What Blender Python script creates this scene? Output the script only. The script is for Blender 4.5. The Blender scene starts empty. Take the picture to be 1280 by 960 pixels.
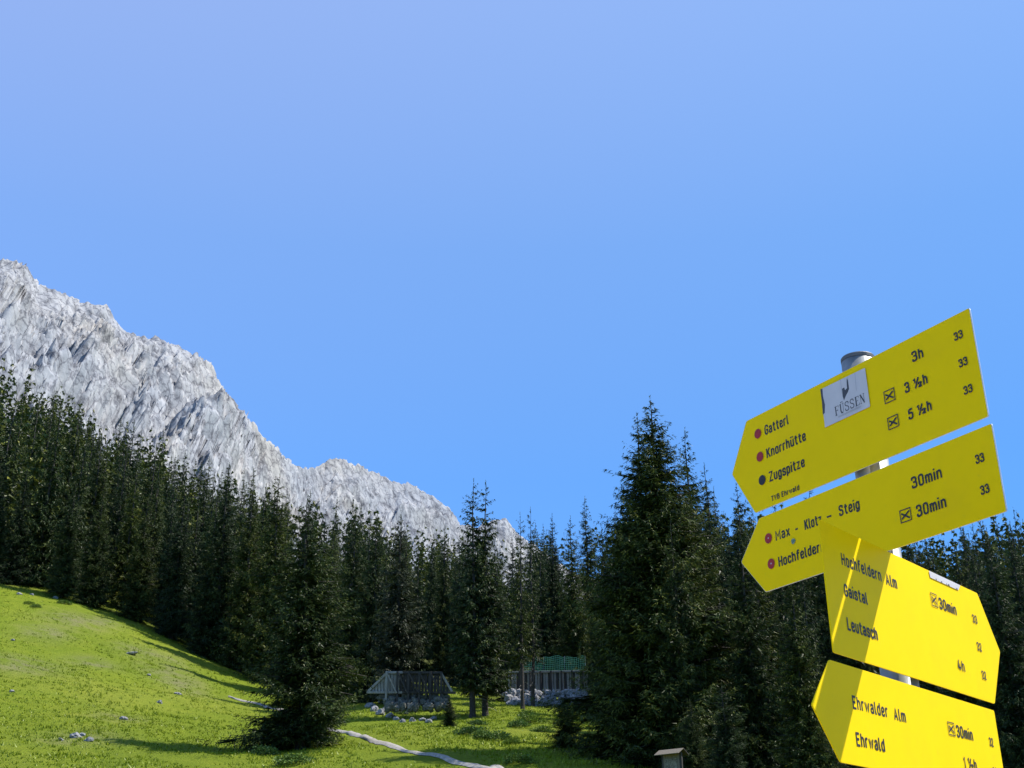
import bpy, bmesh, math, random
import numpy as np
from mathutils import Vector, Matrix

# ------------------------------------------------------------------ camera
scene = bpy.context.scene
COL = scene.collection
EYE = np.array([0.0, 0.0, 1.65])
FPX = 1579.2                                   # focal length in pixels of the 1280 wide photograph
CR = np.array([0.99994635, 0.00414993, -0.00949068])
CU = np.array([0.01035832, -0.40061582, 0.91618757])
CF = np.array([0.0, 0.91623673, 0.40063732])
cd = bpy.data.cameras.new('camera')
cam = bpy.data.objects.new('camera', cd)
COL.objects.link(cam)
m = Matrix.Identity(4)
for i in range(3):
    m[i][0] = CR[i]; m[i][1] = CU[i]; m[i][2] = -CF[i]; m[i][3] = EYE[i]
cam.matrix_world = m
cd.sensor_fit = 'HORIZONTAL'; cd.sensor_width = 36.0; cd.lens = FPX / 1280 * 36
cd.clip_start = 0.05; cd.clip_end = 20000
scene.camera = cam

# ------------------------------------------------------------------ sun, sky, exposure
SUN = Vector((0.5935, 0.0925, 0.7995)).normalized()
sun_el = math.asin(SUN.z); sun_az = math.atan2(SUN.x, SUN.y)
sl = bpy.data.lights.new('sun', 'SUN'); sl.energy = 5.0; sl.angle = math.radians(0.53); sl.color = (1.0, 0.95, 0.87)
so = bpy.data.objects.new('sun', sl); COL.objects.link(so)
so.rotation_euler = SUN.to_track_quat('Z', 'Y').to_euler(); so.location = (30, 0, 60)
W = bpy.data.worlds.new('World'); scene.world = W; W.use_nodes = True
nt = W.node_tree; nt.nodes.clear()
sky = nt.nodes.new('ShaderNodeTexSky'); sky.sky_type = 'NISHITA'; sky.sun_disc = False
sky.sun_elevation = sun_el; sky.sun_rotation = sun_az; sky.altitude = 1500
sky.air_density = 1.0; sky.dust_density = 0.3; sky.ozone_density = 1.5
geo_n = nt.nodes.new('ShaderNodeTexCoord'); sepn = nt.nodes.new('ShaderNodeSeparateXYZ')
nt.links.new(geo_n.outputs['Generated'], sepn.inputs[0])
# gentle camera-white-balance tint of the clear sky: per channel exp(a + b*z + c*x)
TA, TB, TC = (-1.60, -0.57, 0.04), (3.30, 1.66, 0.77), (-0.72, -0.47, -0.41)
def skyramp(src, lo, hi, co, step):
    mr = nt.nodes.new('ShaderNodeMapRange'); mr.inputs[1].default_value = lo; mr.inputs[2].default_value = hi; nt.links.new(src, mr.inputs[0])
    rp = nt.nodes.new('ShaderNodeValToRGB'); nt.links.new(mr.outputs[0], rp.inputs[0]); e_ = rp.color_ramp.elements
    for k in range(step + 1):
        q = e_[0] if k == 0 else (e_[len(e_) - 1] if k == step else e_.new(k / step))
        q.position = k / step; v = lo + (hi - lo) * k / step
        q.color = (*[math.exp(co[c][0] + co[c][1] * v) / 4 for c in range(3)], 1)
    return rp.outputs[0]
zr_ = skyramp(sepn.outputs['Z'], 0.0, 0.66, list(zip(TA, TB)), 4)
xr_ = skyramp(sepn.outputs['X'], -0.6, 0.6, list(zip((0, 0, 0), TC)), 4)
mul0 = nt.nodes.new('ShaderNodeVectorMath'); mul0.operation = 'MULTIPLY'
nt.links.new(sky.outputs[0], mul0.inputs[0]); nt.links.new(zr_, mul0.inputs[1])
mul = nt.nodes.new('ShaderNodeVectorMath'); mul.operation = 'MULTIPLY'
nt.links.new(mul0.outputs[0], mul.inputs[0]); nt.links.new(xr_, mul.inputs[1])
bg = nt.nodes.new('ShaderNodeBackground'); bg.inputs[1].default_value = 0.12 * 16
nt.links.new(mul.outputs[0], bg.inputs[0])
ow = nt.nodes.new('ShaderNodeOutputWorld'); nt.links.new(bg.outputs[0], ow.inputs[0])
scene.view_settings.view_transform = 'Standard'; scene.view_settings.look = 'None'
scene.view_settings.exposure = 0.55; scene.view_settings.gamma = 1.0
scene.render.engine = 'CYCLES'
scene.cycles.max_bounces = 6; scene.cycles.transparent_max_bounces = 8

# ------------------------------------------------------------------ helpers
def ray(x, y):
    v = CF + CR * (x - 640) / FPX - CU * (y - 480) / FPX
    return v
def aztan(x, y):
    v = ray(x, y); return math.degrees(math.atan2(v[0], v[1])), v[2] / math.hypot(v[0], v[1])
def hsh(ix, iy, iz, seed):
    n = (ix.astype(np.int64) * 374761393 + iy.astype(np.int64) * 668265263 + iz.astype(np.int64) * 2147483647 + seed * 974634777) & 0xffffffff
    n = ((n ^ (n >> 13)) * 1274126177) & 0xffffffff
    n = ((n ^ (n >> 16)) * 2246822519) & 0xffffffff
    return ((n ^ (n >> 15)) & 0xffff) / 32767.5 - 1.0
def vnoise(x, y, z=None, seed=0):
    x = np.asarray(x, float); y = np.asarray(y, float)
    z = np.zeros_like(x) if z is None else np.asarray(z, float)
    ix, iy, iz = np.floor(x), np.floor(y), np.floor(z)
    fx, fy, fz = x - ix, y - iy, z - iz
    fx = fx * fx * (3 - 2 * fx); fy = fy * fy * (3 - 2 * fy); fz = fz * fz * (3 - 2 * fz)
    r = 0
    for a in (0, 1):
        for b in (0, 1):
            for c in (0, 1):
                w = (fx if a else 1 - fx) * (fy if b else 1 - fy) * (fz if c else 1 - fz)
                r = r + w * hsh(ix + a, iy + b, iz + c, seed)
    return r
def fbm(x, y, z=None, o=4, seed=0, g=0.5):
    r = 0; a = 1.0; f = 1.0
    for i in range(o):
        r = r + a * vnoise(x * f, y * f, None if z is None else z * f, seed + i * 7); a *= g; f *= 2.03
    return r
def ridged(x, y, z=None, o=5, seed=0, g=0.5):
    r = 0; a = 1.0; f = 1.0
    for i in range(o):
        r = r + a * (1 - 2 * np.abs(vnoise(x * f, y * f, None if z is None else z * f, seed + i * 11))); a *= g; f *= 2.07
    return r

def mesh_np(name, V, Fc, mats, matidx=None, smooth=False, attrs=None):
    """V (n,3), Fc (m,k) all faces with k corners"""
    V = np.asarray(V, np.float32); Fc = np.asarray(Fc, np.int32); k = Fc.shape[1]
    me = bpy.data.meshes.new(name)
    me.vertices.add(len(V)); me.vertices.foreach_set('co', V.ravel())
    me.loops.add(Fc.size); me.loops.foreach_set('vertex_index', Fc.ravel())
    me.polygons.add(len(Fc)); me.polygons.foreach_set('loop_start', np.arange(0, Fc.size, k, dtype=np.int32))
    for mt in (mats if isinstance(mats, (list, tuple)) else [mats]): me.materials.append(mt)
    if matidx is not None: me.polygons.foreach_set('material_index', np.asarray(matidx, np.int32))
    if smooth: me.polygons.foreach_set('use_smooth', np.ones(len(Fc), bool))
    if attrs:
        for n_, a_ in attrs.items():
            at_ = me.attributes.new(n_, 'FLOAT', 'POINT'); at_.data.foreach_set('value', np.asarray(a_, np.float32))
    me.update(calc_edges=True)
    return me
class MB:
    def __init__(s): s.v = []; s.f = []; s.m = []
    def add(s, vs, fs, mi=0):
        o = len(s.v); s.v += [tuple(v) for v in vs]; s.f += [tuple(i + o for i in f) for f in fs]; s.m += [mi] * len(fs)
    def box(s, c, size, M=None, mi=0):
        x, y, z = [q / 2 for q in size]; vs = []
        for a in (-1, 1):
            for b in (-1, 1):
                for d in (-1, 1):
                    v = Vector((a * x, b * y, d * z))
                    if M is not None: v = M @ v
                    vs.append(v + Vector(c))
        s.add(vs, [(0, 1, 3, 2), (4, 6, 7, 5), (0, 4, 5, 1), (2, 3, 7, 6), (0, 2, 6, 4), (1, 5, 7, 3)], mi)
    def beam(s, a, b, w, h, mi=0):
        a = Vector(a); b = Vector(b); d = (b - a); L = d.length; d.normalize()
        up = Vector((0, 0, 1)) if abs(d.z) < 0.9 else Vector((0, 1, 0))
        x = d.cross(up).normalized(); z = x.cross(d).normalized()
        M = Matrix((x, d, z)).transposed()
        s.box((a + b) / 2, (w, L, h), M, mi)
    def tube(s, pts, rads, n=12, mi=0, cap=True):
        rings = []
        for i, (p, r) in enumerate(zip(pts, rads)):
            p = Vector(p); a = Vector(pts[max(i - 1, 0)]); b = Vector(pts[min(i + 1, len(pts) - 1)])
            d = (b - a).normalized(); u = d.cross(Vector((0.3, 1, 0.1)) if abs(d.y) < .9 else Vector((1, 0, 0))).normalized(); w = d.cross(u)
            rings.append([p + (u * math.cos(t) + w * math.sin(t)) * r for t in [2 * math.pi * j / n for j in range(n)]])
        vs = [v for rg in rings for v in rg]
        fs = [(i * n + j, i * n + (j + 1) % n, (i + 1) * n + (j + 1) % n, (i + 1) * n + j) for i in range(len(rings) - 1) for j in range(n)]
        if cap: fs += [tuple(range(n - 1, -1, -1)), tuple((len(rings) - 1) * n + j for j in range(n))]
        s.add(vs, fs, mi)
    def mesh(s, name, mats, bevel=0):
        me = bpy.data.meshes.new(name); me.from_pydata([tuple(v) for v in s.v], [], s.f)
        for mt in (mats if isinstance(mats, (list, tuple)) else [mats]): me.materials.append(mt)
        me.polygons.foreach_set('material_index', s.m)
        if bevel:
            b = bmesh.new(); b.from_mesh(me)
            bmesh.ops.bevel(b, geom=b.edges[:], offset=bevel, segments=1, affect='EDGES', clamp_overlap=True)
            b.to_mesh(me); b.free()
        me.update(); return me
    def build(s, name, mats, parent=None, bevel=0):
        return link(name, s.mesh(name, mats, bevel), parent)
def link(name, me, parent=None):
    o = bpy.data.objects.new(name, me); COL.objects.link(o)
    if parent is not None: o.parent = parent
    return o
def tag(o, label=None, cat=None, group=None, kind=None):
    if label: o['label'] = label
    if cat: o['category'] = cat
    if group: o['group'] = group
    if kind: o['kind'] = kind
    return o
def thing(name, label, cat, loc=(0, 0, 0), rz=0, group=None):
    o = bpy.data.objects.new(name, None); COL.objects.link(o); o.location = loc; o.rotation_euler = (0, 0, rz)
    o.empty_display_size = 0.2
    return tag(o, label, cat, group)

# ------------------------------------------------------------------ materials
def new_mat(name):
    mt = bpy.data.materials.new(name); mt.use_nodes = True
    n = mt.node_tree; n.nodes.clear()
    o = n.nodes.new('ShaderNodeOutputMaterial'); b = n.nodes.new('ShaderNodeBsdfPrincipled')
    n.links.new(b.outputs[0], o.inputs[0]); return mt, n, b
def noise_node(n, scale, detail=4, rough=0.6, coord='Object', vec=None, stretch=None):
    t = n.nodes.new('ShaderNodeTexNoise'); t.inputs['Scale'].default_value = scale
    t.inputs['Detail'].default_value = detail; t.inputs['Roughness'].default_value = rough
    if vec is None:
        tc = n.nodes.new('ShaderNodeTexCoord'); vec = tc.outputs[coord]
    if stretch:
        mp = n.nodes.new('ShaderNodeMapping'); mp.inputs['Scale'].default_value = stretch
        n.links.new(vec, mp.inputs[0]); vec = mp.outputs[0]
    n.links.new(vec, t.inputs['Vector']); return t
def ramp(n, src, stops):
    r = n.nodes.new('ShaderNodeValToRGB'); e = r.color_ramp.elements
    e[0].position, e[0].color = stops[0][0], (*stops[0][1], 1)
    e[1].position, e[1].color = stops[-1][0], (*stops[-1][1], 1)
    for p, c in stops[1:-1]:
        q = e.new(p); q.color = (*c, 1)
    n.links.new(src, r.inputs[0]); return r
def mixc(n, fac, a, b, mode='MIX'):
    x = n.nodes.new('ShaderNodeMix'); x.data_type = 'RGBA'; x.blend_type = mode
    for s, i in ((fac, 0), (a, 6), (b, 7)):
        if hasattr(s, 'is_linked') or hasattr(s, 'links'): n.links.new(s, x.inputs[i])
        elif i == 0: x.inputs[0].default_value = s
        else: x.inputs[i].default_value = (*s, 1)
    return x.outputs[2]
def bump(n, b, src, strength, dist):
    k = n.nodes.new('ShaderNodeBump'); k.inputs['Strength'].default_value = strength; k.inputs['Distance'].default_value = dist
    n.links.new(src, k.inputs['Height']); n.links.new(k.outputs[0], b.inputs['Normal']); return k
def simple(name, stops, scale, rough=0.8, detail=4, bmp=0, bd=0.01, stretch=None, metal=0, spec=None):
    mt, n, b = new_mat(name)
    t = noise_node(n, scale, detail, stretch=stretch)
    r = ramp(n, t.outputs[0], stops); n.links.new(r.outputs[0], b.inputs['Base Color'])
    b.inputs['Roughness'].default_value = rough; b.inputs['Metallic'].default_value = metal
    if spec is not None: b.inputs['Specular IOR Level'].default_value = spec
    if bmp: bump(n, b, t.outputs[0], bmp, bd)
    return mt

def yellow_mat():
    mt, n, b = new_mat('yellow_sign_paint')
    t = noise_node(n, 9, 5, .6); r = ramp(n, t.outputs[0], [(.3, (.91, .63, .001)), (.5, (.94, .655, .001)), (.75, (.90, .615, .004))])
    t2 = noise_node(n, 60, 6, .75); r2 = ramp(n, t2.outputs[0], [(.60, (0, 0, 0)), (.82, (.35, .35, .35))])
    c = mixc(n, r2.outputs[0], r.outputs[0], (.55, .48, .06)); n.links.new(c, b.inputs['Base Color'])
    b.inputs['Roughness'].default_value = .55; b.inputs['Specular IOR Level'].default_value = .06
    bump(n, b, t.outputs[0], .12, .004); return mt
M_YEL = yellow_mat()
M_ALU = simple('bare_aluminium', [(.3, (.50, .51, .50)), (.7, (.66, .66, .64))], 30, .42, metal=.6)
M_GALV = simple('galvanised_steel', [(.3, (.16, .18, .19)), (.5, (.24, .26, .27)), (.7, (.34, .35, .355))], 26, .5, 6, .08, .002, metal=.35)
M_INK = simple('black_print', [(.3, (.012, .008, .006)), (.7, (.03, .02, .016))], 80, .5)
M_RED = simple('red_marker_paint', [(.3, (.30, .006, .004)), (.7, (.40, .012, .008))], 120, .5)
M_PALE = simple('worn_white_scratch', [(.3, (.45, .30, .30)), (.7, (.62, .5, .5))], 200, .6)
M_GREENSPOT = simple('green_grey_smudge', [(.4, (.03, .13, .05)), (.6, (.28, .33, .24))], 160, .6)
M_STK = simple('white_sticker', [(.3, (.55, .52, .51)), (.7, (.64, .62, .61))], 14, .45)
M_STKG = simple('grey_sticker_print', [(.3, (.30, .30, .31)), (.7, (.40, .40, .41))], 90, .5)
M_DARKP = simple('dark_grey_print', [(.3, (.035, .035, .04)), (.7, (.06, .06, .065))], 90, .5)
M_WOOD = simple('weathered_timber', [(.3, (.17, .15, .13)), (.55, (.30, .28, .25)), (.75, (.42, .40, .37))], 3.0, .85, 6, .4, .02, stretch=(6, 6, .6))
M_WOODD = simple('dark_and_shade_timber', [(.3, (.022, .019, .017)), (.7, (.065, .056, .048))], 3.0, .85, 6, .4, .02, stretch=(6, 6, .6))  # dark timber, also the shaded copy of the barrier and roof wood
M_WOODL = simple('pale_larch_board', [(.3, (.12, .095, .065)), (.7, (.21, .18, .13))], 6.0, .8, 6, .3, .01, stretch=(8, 8, .7))
M_NETP = simple('green_net_cord', [(.3, (.16, .48, .26)), (.7, (.28, .60, .38))], 4, .7)
M_BARK = simple('spruce_bark', [(.3, (.022, .018, .015)), (.55, (.05, .042, .036)), (.8, (.11, .10, .088))], 5.0, .95, 6, .6, .03, stretch=(3, 3, .8))
M_DEAD = simple('grey_dead_wood', [(.3, (.13, .115, .10)), (.7, (.30, .275, .245))], 5.0, .9, 5)

def rock_mat(name, sc, near=False):
    mt, n, b = new_mat(name)
    t = noise_node(n, sc, 8, .68); t2 = noise_node(n, sc * .18, 4, .5)
    r = ramp(n, t.outputs[0], [(.30, (.08, .08, .088)), (.40, (.21, .21, .214)), (.50, (.33, .33, .328)), (.75, (.43, .425, .41))])
    r2 = ramp(n, t2.outputs[0], [(.35, (.88, .92, 1.0)), (.5, (.98, .99, 1.02)), (.68, (1.0, .97, .92))])
    c = mixc(n, 1.0, r.outputs[0], r2.outputs[0], 'MULTIPLY')
    tc_ = n.nodes.new('ShaderNodeTexCoord'); wp = noise_node(n, sc * 1.6, 4, .6, vec=tc_.outputs['Object']); ad = n.nodes.new('ShaderNodeVectorMath'); ad.operation = 'MULTIPLY_ADD'
    n.links.new(wp.outputs['Color'], ad.inputs[0]); ad.inputs[1].default_value = (.9 / sc,) * 3; n.links.new(tc_.outputs['Object'], ad.inputs[2])
    mp_ = n.nodes.new('ShaderNodeMapping'); mp_.inputs['Scale'].default_value = (1.2, 1.2, .55); mp_.inputs['Rotation'].default_value = (0, .5, 0); n.links.new(ad.outputs[0], mp_.inputs[0])
    vo = n.nodes.new('ShaderNodeTexVoronoi'); vo.feature = 'DISTANCE_TO_EDGE'; vo.inputs['Scale'].default_value = sc * 1.5; n.links.new(mp_.outputs[0], vo.inputs['Vector'])
    ck = ramp(n, vo.outputs['Distance'], [(0, (.26, .26, .30)), (.05, (.72, .72, .74)), (.13, (1, 1, 1))])
    c = mixc(n, .75, c, ck.outputs[0], 'MULTIPLY'); n.links.new(c, b.inputs['Base Color'])
    b.inputs['Roughness'].default_value = .95; b.inputs['Specular IOR Level'].default_value = .1
    bump(n, b, t.outputs[0], (.9 if near else .6), (.08 if near else 3.0)); return mt
M_ROCK = rock_mat('limestone_face', .05)
M_BOUL = rock_mat('limestone_boulder', 3.0, True)

def needle_mat(name, dark, mid, light):
    mt = bpy.data.materials.new(name); mt.use_nodes = True; n = mt.node_tree; n.nodes.clear()
    o = n.nodes.new('ShaderNodeOutputMaterial')
    a = n.nodes.new('ShaderNodeAttribute'); a.attribute_name = 'tint'
    oi = n.nodes.new('ShaderNodeObjectInfo')
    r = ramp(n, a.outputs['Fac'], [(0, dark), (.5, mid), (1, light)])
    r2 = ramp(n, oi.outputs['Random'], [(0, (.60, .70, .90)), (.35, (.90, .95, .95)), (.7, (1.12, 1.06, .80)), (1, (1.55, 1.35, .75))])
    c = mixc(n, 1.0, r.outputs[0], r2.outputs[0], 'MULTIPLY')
    d = n.nodes.new('ShaderNodeBsdfDiffuse'); tr = n.nodes.new('ShaderNodeBsdfTranslucent'); g = n.nodes.new('ShaderNodeBsdfGlossy')
    g.inputs['Roughness'].default_value = .45; g.inputs[0].default_value = (.5, .5, .5, 1)
    n.links.new(c, d.inputs[0]); n.links.new(c, tr.inputs[0])
    m1 = n.nodes.new('ShaderNodeMixShader'); m1.inputs[0].default_value = .12
    n.links.new(d.outputs[0], m1.inputs[1]); n.links.new(tr.outputs[0], m1.inputs[2])
    m2 = n.nodes.new('ShaderNodeMixShader'); m2.inputs[0].default_value = .035
    n.links.new(m1.outputs[0], m2.inputs[1]); n.links.new(g.outputs[0], m2.inputs[2])
    n.links.new(m2.outputs[0], o.inputs[0]); return mt
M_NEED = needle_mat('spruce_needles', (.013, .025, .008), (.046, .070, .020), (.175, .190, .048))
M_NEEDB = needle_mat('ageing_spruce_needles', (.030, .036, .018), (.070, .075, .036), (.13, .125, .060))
M_LEAF = needle_mat('shrub_leaves', (.05, .09, .02), (.10, .17, .035), (.17, .26, .06))
M_GBL = needle_mat('grass_blades', (.12, .180, .008), (.175, .240, .010), (.24, .285, .025))

# ------------------------------------------------------------------ terrain
DS = np.array([0, 12, 25, 55, 90, 125, 160, 200, 250, 300, 400, 700, 3000.])
TT = {   # elevation tangent seen from the eye, at distances 55..400 m
 -40: (.075, .152, .205, .245, .285, .33, .365, .39), -23: (.075, .150, .205, .247, .275, .32, .355, .37),
 -17.5: (.075, .147, .195, .236, .258, .285, .31, .32), -12.9: (.075, .142, .170, .198, .225, .26, .285, .29),
 -9.5: (.075, .144, .163, .184, .21, .235, .255, .26), -6.5: (.075, .147, .175, .20, .215, .228, .24, .25),
 -3.5: (.075, .147, .172, .195, .215, .237, .258, .25), 0: (.075, .147, .166, .185, .205, .225, .24, .24),
 3: (.074, .146, .166, .190, .220, .235, .245, .24), 6.5: (.072, .138, .158, .175, .20, .215, .225, .22),
 15: (.070, .118, .14, .165, .19, .21, .22, .21), 23: (.068, .112, .14, .165, .19, .21, .22, .21), 40: (.068, .11, .14, .165, .19, .21, .22, .21)}
_az = [-180, -90] + sorted(TT) + [90, 180]
rows = []
for a in _az:
    if abs(a) >= 90:
        k = .03 if abs(a) == 90 else -.06
        rows.append(k * np.minimum(DS, 700))
    else:
        t = np.array(TT[a]); z = 1.65 + t * DS[3:11]
        rows.append(np.concatenate([[0, .75, 2.3], z, [1.65 + .15 * 700, 1.65 + .04 * 3000]]))
rows = np.array(rows)
GA = np.arange(-180, 180.01, 1.0); GD = np.concatenate([np.arange(0, 400, 4.0), np.geomspace(400, 3000, 40)])
tmp = np.array([np.interp(GD, DS, rw) for rw in rows])
HG = np.array([np.interp(GA, _az, tmp[:, j]) for j in range(len(GD))]).T
for _ in range(3):
    P = np.pad(HG, ((2, 2), (0, 0)), 'edge'); HG = (P[:-4] + 4 * P[1:-3] + 6 * P[2:-2] + 4 * P[3:-1] + P[4:]) / 16
    P = np.pad(HG, ((0, 0), (1, 1)), 'edge'); Q = (P[:, :-2] + 2 * P[:, 1:-1] + P[:, 2:]) / 4; Q[:, 0] = HG[:, 0]; Q[:, 99:] = HG[:, 99:]; HG = Q
def H0(x, y):
    x = np.asarray(x, float); y = np.asarray(y, float)
    d = np.hypot(x, y); a = np.degrees(np.arctan2(x, y))
    i = np.clip(a + 180, 0, 359.999); i0 = np.floor(i).astype(int); fi = i - i0
    j = np.interp(d, GD, np.arange(len(GD))); j0 = np.clip(np.floor(j).astype(int), 0, len(GD) - 2); fj = j - j0
    h = (HG[i0, j0] * (1 - fi) + HG[i0 + 1, j0] * fi) * (1 - fj) + (HG[i0, j0 + 1] * (1 - fi) + HG[i0 + 1, j0 + 1] * fi) * fj
    k = np.clip((d - 30) / 40, 0, 1)
    h = h + k * (.55 * fbm(x / 17, y / 17, o=2, seed=3) + .16 * fbm(x / 4.0, y / 4.0, o=3, seed=9))
    return h
def hit(x, y, dmin=30):
    v = ray(x, y); v = v / math.hypot(v[0], v[1])
    ds = np.arange(dmin, 420, .25); X = EYE[0] + v[0] * ds; Y = EYE[1] + v[1] * ds; Z = EYE[2] + v[2] * ds
    b = np.nonzero(H0(X, Y) > Z)[0]
    k = b[0] if len(b) else len(ds) - 1
    return X[k], Y[k], ds[k]

# footpath centre line
pp = [(286, 870), (300, 874.5), (318, 878), (336, 884), (368, 895), (408, 908), (440, 916.5), (457, 921), (478, 928), (500, 935), (528, 941.5), (560, 949), (590, 956), (612, 962), (640, 971)]
PC = np.array([hit(*q)[:2] for q in pp] + [(6, 40), (3.5, 20), (2.0, 9)])
def catmull(P, n):
    P = np.vstack([2 * P[0] - P[1], P, 2 * P[-1] - P[-2]]); out = []
    for i in range(1, len(P) - 2):
        for t in np.linspace(0, 1, n, endpoint=False):
            a, b, c, d = P[i - 1], P[i], P[i + 1], P[i + 2]
            out.append(.5 * ((2 * b) + (c - a) * t + (2 * a - 5 * b + 4 * c - d) * t * t + (3 * b - a - 3 * c + d) * t ** 3))
    out.append(P[-2]); return np.array(out)
PL = catmull(PC, 14)
def path_dist(x, y):
    x = np.asarray(x, float); s = x.shape; x = x.ravel(); y = np.asarray(y, float).ravel()
    d = np.full(len(x), 1e9)
    for q in PL[::3]: d = np.minimum(d, (x - q[0]) ** 2 + (y - q[1]) ** 2)
    return np.sqrt(d).reshape(s)
def H(x, y):
    return H0(x, y) - .10 * np.clip(1.6 - path_dist(x, y), 0, 1) ** .5

azs = np.concatenate([np.linspace(-180, -34, 30), np.linspace(-33, -25.2, 14), np.linspace(-25, 25, 460), np.linspace(25.4, 34, 14), np.linspace(35, 180, 30)])
dsg = np.concatenate([[0.01, 2, 4, 7, 11, 16, 22, 29, 36, 43], np.linspace(48, 175, 330), np.linspace(177, 400, 90), np.geomspace(410, 3000, 22)])
A_, D_ = np.meshgrid(np.radians(azs), dsg, indexing='ij')
X_ = D_ * np.sin(A_); Y_ = D_ * np.cos(A_); Z_ = H(X_, Y_)
nA, nD = X_.shape
idx = np.arange(nA * nD).reshape(nA, nD)
Fq = np.stack([idx[:-1, :-1], idx[1:, :-1], idx[1:, 1:], idx[:-1, 1:]], -1).reshape(-1, 4)
soil = np.zeros_like(X_)
for px, py, rr in [(205, 838, 2.6), (222, 852, 2.6), (236, 864, 2.2), (215, 826, 2.0), (95, 774, 3.4), (120, 777, 2.6), (150, 899, 1.6), (30, 832, 3), (115, 830, 2.2), (60, 790, 2.5), (100, 922, 2.0), (178, 815, 2.5)]:
    hx, hy, _ = hit(px, py); soil = np.maximum(soil, np.exp(-((X_ - hx) ** 2 + ((Y_ - hy) * .6) ** 2) / rr ** 2))
def forest_edge(a): return np.interp(a, [-25, -22.3, -17.5, -12.9, -9.8, -6.5, -3, 0, 4, 7], [160, 160, 154, 150, 140, 126, 130, 126, 130, 96])
AD = np.degrees(A_); fe = forest_edge(AD)
floor_ = np.clip((D_ - fe + 3) / 5, 0, 1) * np.clip(.65 + fbm(X_ / 9, Y_ / 9, o=3, seed=21), .1, 1)
near = np.clip((26 - D_) / 6, 0, 1)  # unseen pale gravel added around the camera to bounce light onto the signs

def ground_mat():
    mt, n, b = new_mat('meadow_grass')
    tc = n.nodes.new('ShaderNodeTexCoord').outputs['Object']
    big = noise_node(n, .055, 4, .55, vec=tc); md = noise_node(n, .55, 5, .65, vec=tc); fn = noise_node(n, 5.5, 6, .75, vec=tc)
    c1 = ramp(n, big.outputs[0], [(.3, (.148, .205, .012)), (.5, (.176, .232, .014)), (.7, (.212, .252, .024))])
    c2 = ramp(n, md.outputs[0], [(.25, (.78, .84, .7)), (.5, (1, 1, 1)), (.72, (1.18, 1.08, 1.2))])
    c3 = ramp(n, fn.outputs[0], [(.25, (.45, .52, .40)), (.5, (1, 1, 1)), (.75, (1.4, 1.25, 1.3))])
    c = mixc(n, .9, c1.outputs[0], c2.outputs[0], 'MULTIPLY'); c = mixc(n, .85, c, c3.outputs[0], 'MULTIPLY')
    a = n.nodes.new('ShaderNodeAttribute'); a.attribute_name = 'soil'
    k = n.nodes.new('ShaderNodeMath'); k.operation = 'MULTIPLY'; n.links.new(a.outputs['Fac'], k.inputs[0])
    kr = ramp(n, md.outputs[0], [(.35, (.05, .05, .05)), (.62, (.6, .6, .6))]); n.links.new(kr.outputs[0], k.inputs[1])
    so_ = ramp(n, fn.outputs[0], [(.3, (.12, .10, .065)), (.7, (.30, .26, .19))])
    c = mixc(n, k.outputs[0], c, so_.outputs[0])
    f = n.nodes.new('ShaderNodeAttribute'); f.attribute_name = 'litter'
    li = ramp(n, fn.outputs[0], [(.3, (.035, .040, .014)), (.7, (.10, .11, .035))])
    c = mixc(n, f.outputs['Fac'], c, li.outputs[0])
    g = n.nodes.new('ShaderNodeAttribute'); g.attribute_name = 'gravel'  # added bright gravel, a reflector for the shaded sign faces
    gr = ramp(n, fn.outputs[0], [(.3, (.46, .42, .35)), (.7, (.70, .66, .56))])
    c = mixc(n, g.outputs['Fac'], c, gr.outputs[0])
    n.links.new(c, b.inputs['Base Color']); b.inputs['Roughness'].default_value = .95; b.inputs['Specular IOR Level'].default_value = .12
    bump(n, b, fn.outputs[0], 1.0, .25); return mt
M_GRASS = ground_mat()
g_ = link('ground', mesh_np('ground', np.stack([X_, Y_, Z_], -1).reshape(-1, 3), Fq[:, ::-1], M_GRASS, smooth=True,
     attrs={'soil': soil.ravel(), 'litter': floor_.ravel(), 'gravel': near.ravel()}))  # 'gravel' masks the added unseen pale gravel that bounces light onto the signs
tag(g_, 'sloping green alpine meadow with bare soil patches', kind='structure')

# path ribbon
tn = np.gradient(PL, axis=0); tn /= np.linalg.norm(tn, axis=1)[:, None]; nr = np.stack([-tn[:, 1], tn[:, 0]], -1)
kk = np.arange(len(PL)); vs = []
offs = [-1.0, -.5, 0, .5, 1.0]
for o_ in offs:
    wv = .30 * (1 + .38 * vnoise(kk * .17, kk * 0 + o_ * 3, seed=5)) * np.clip(.35 + kk / 60, .35, 1)
    q = PL + nr * (o_ * wv)[:, None]
    vs.append(np.column_stack([q, H0(q[:, 0], q[:, 1]) + (.035 if abs(o_) < .9 else -.07)]))
vs = np.stack(vs, 1); nP = len(PL); id_ = np.arange(nP * 5).reshape(nP, 5)
Fp = np.stack([id_[:-1, :-1], id_[1:, :-1], id_[1:, 1:], id_[:-1, 1:]], -1).reshape(-1, 4)
M_PATH = simple('pale_gravel_path', [(.3, (.17, .155, .125)), (.5, (.30, .275, .235)), (.7, (.40, .38, .335))], 6, .95, 6, .6, .04)
tag(link('path', mesh_np('path', vs.reshape(-1, 3), Fp, M_PATH, smooth=True)), 'narrow pale gravel footpath curving down the clearing', kind='structure')

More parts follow.
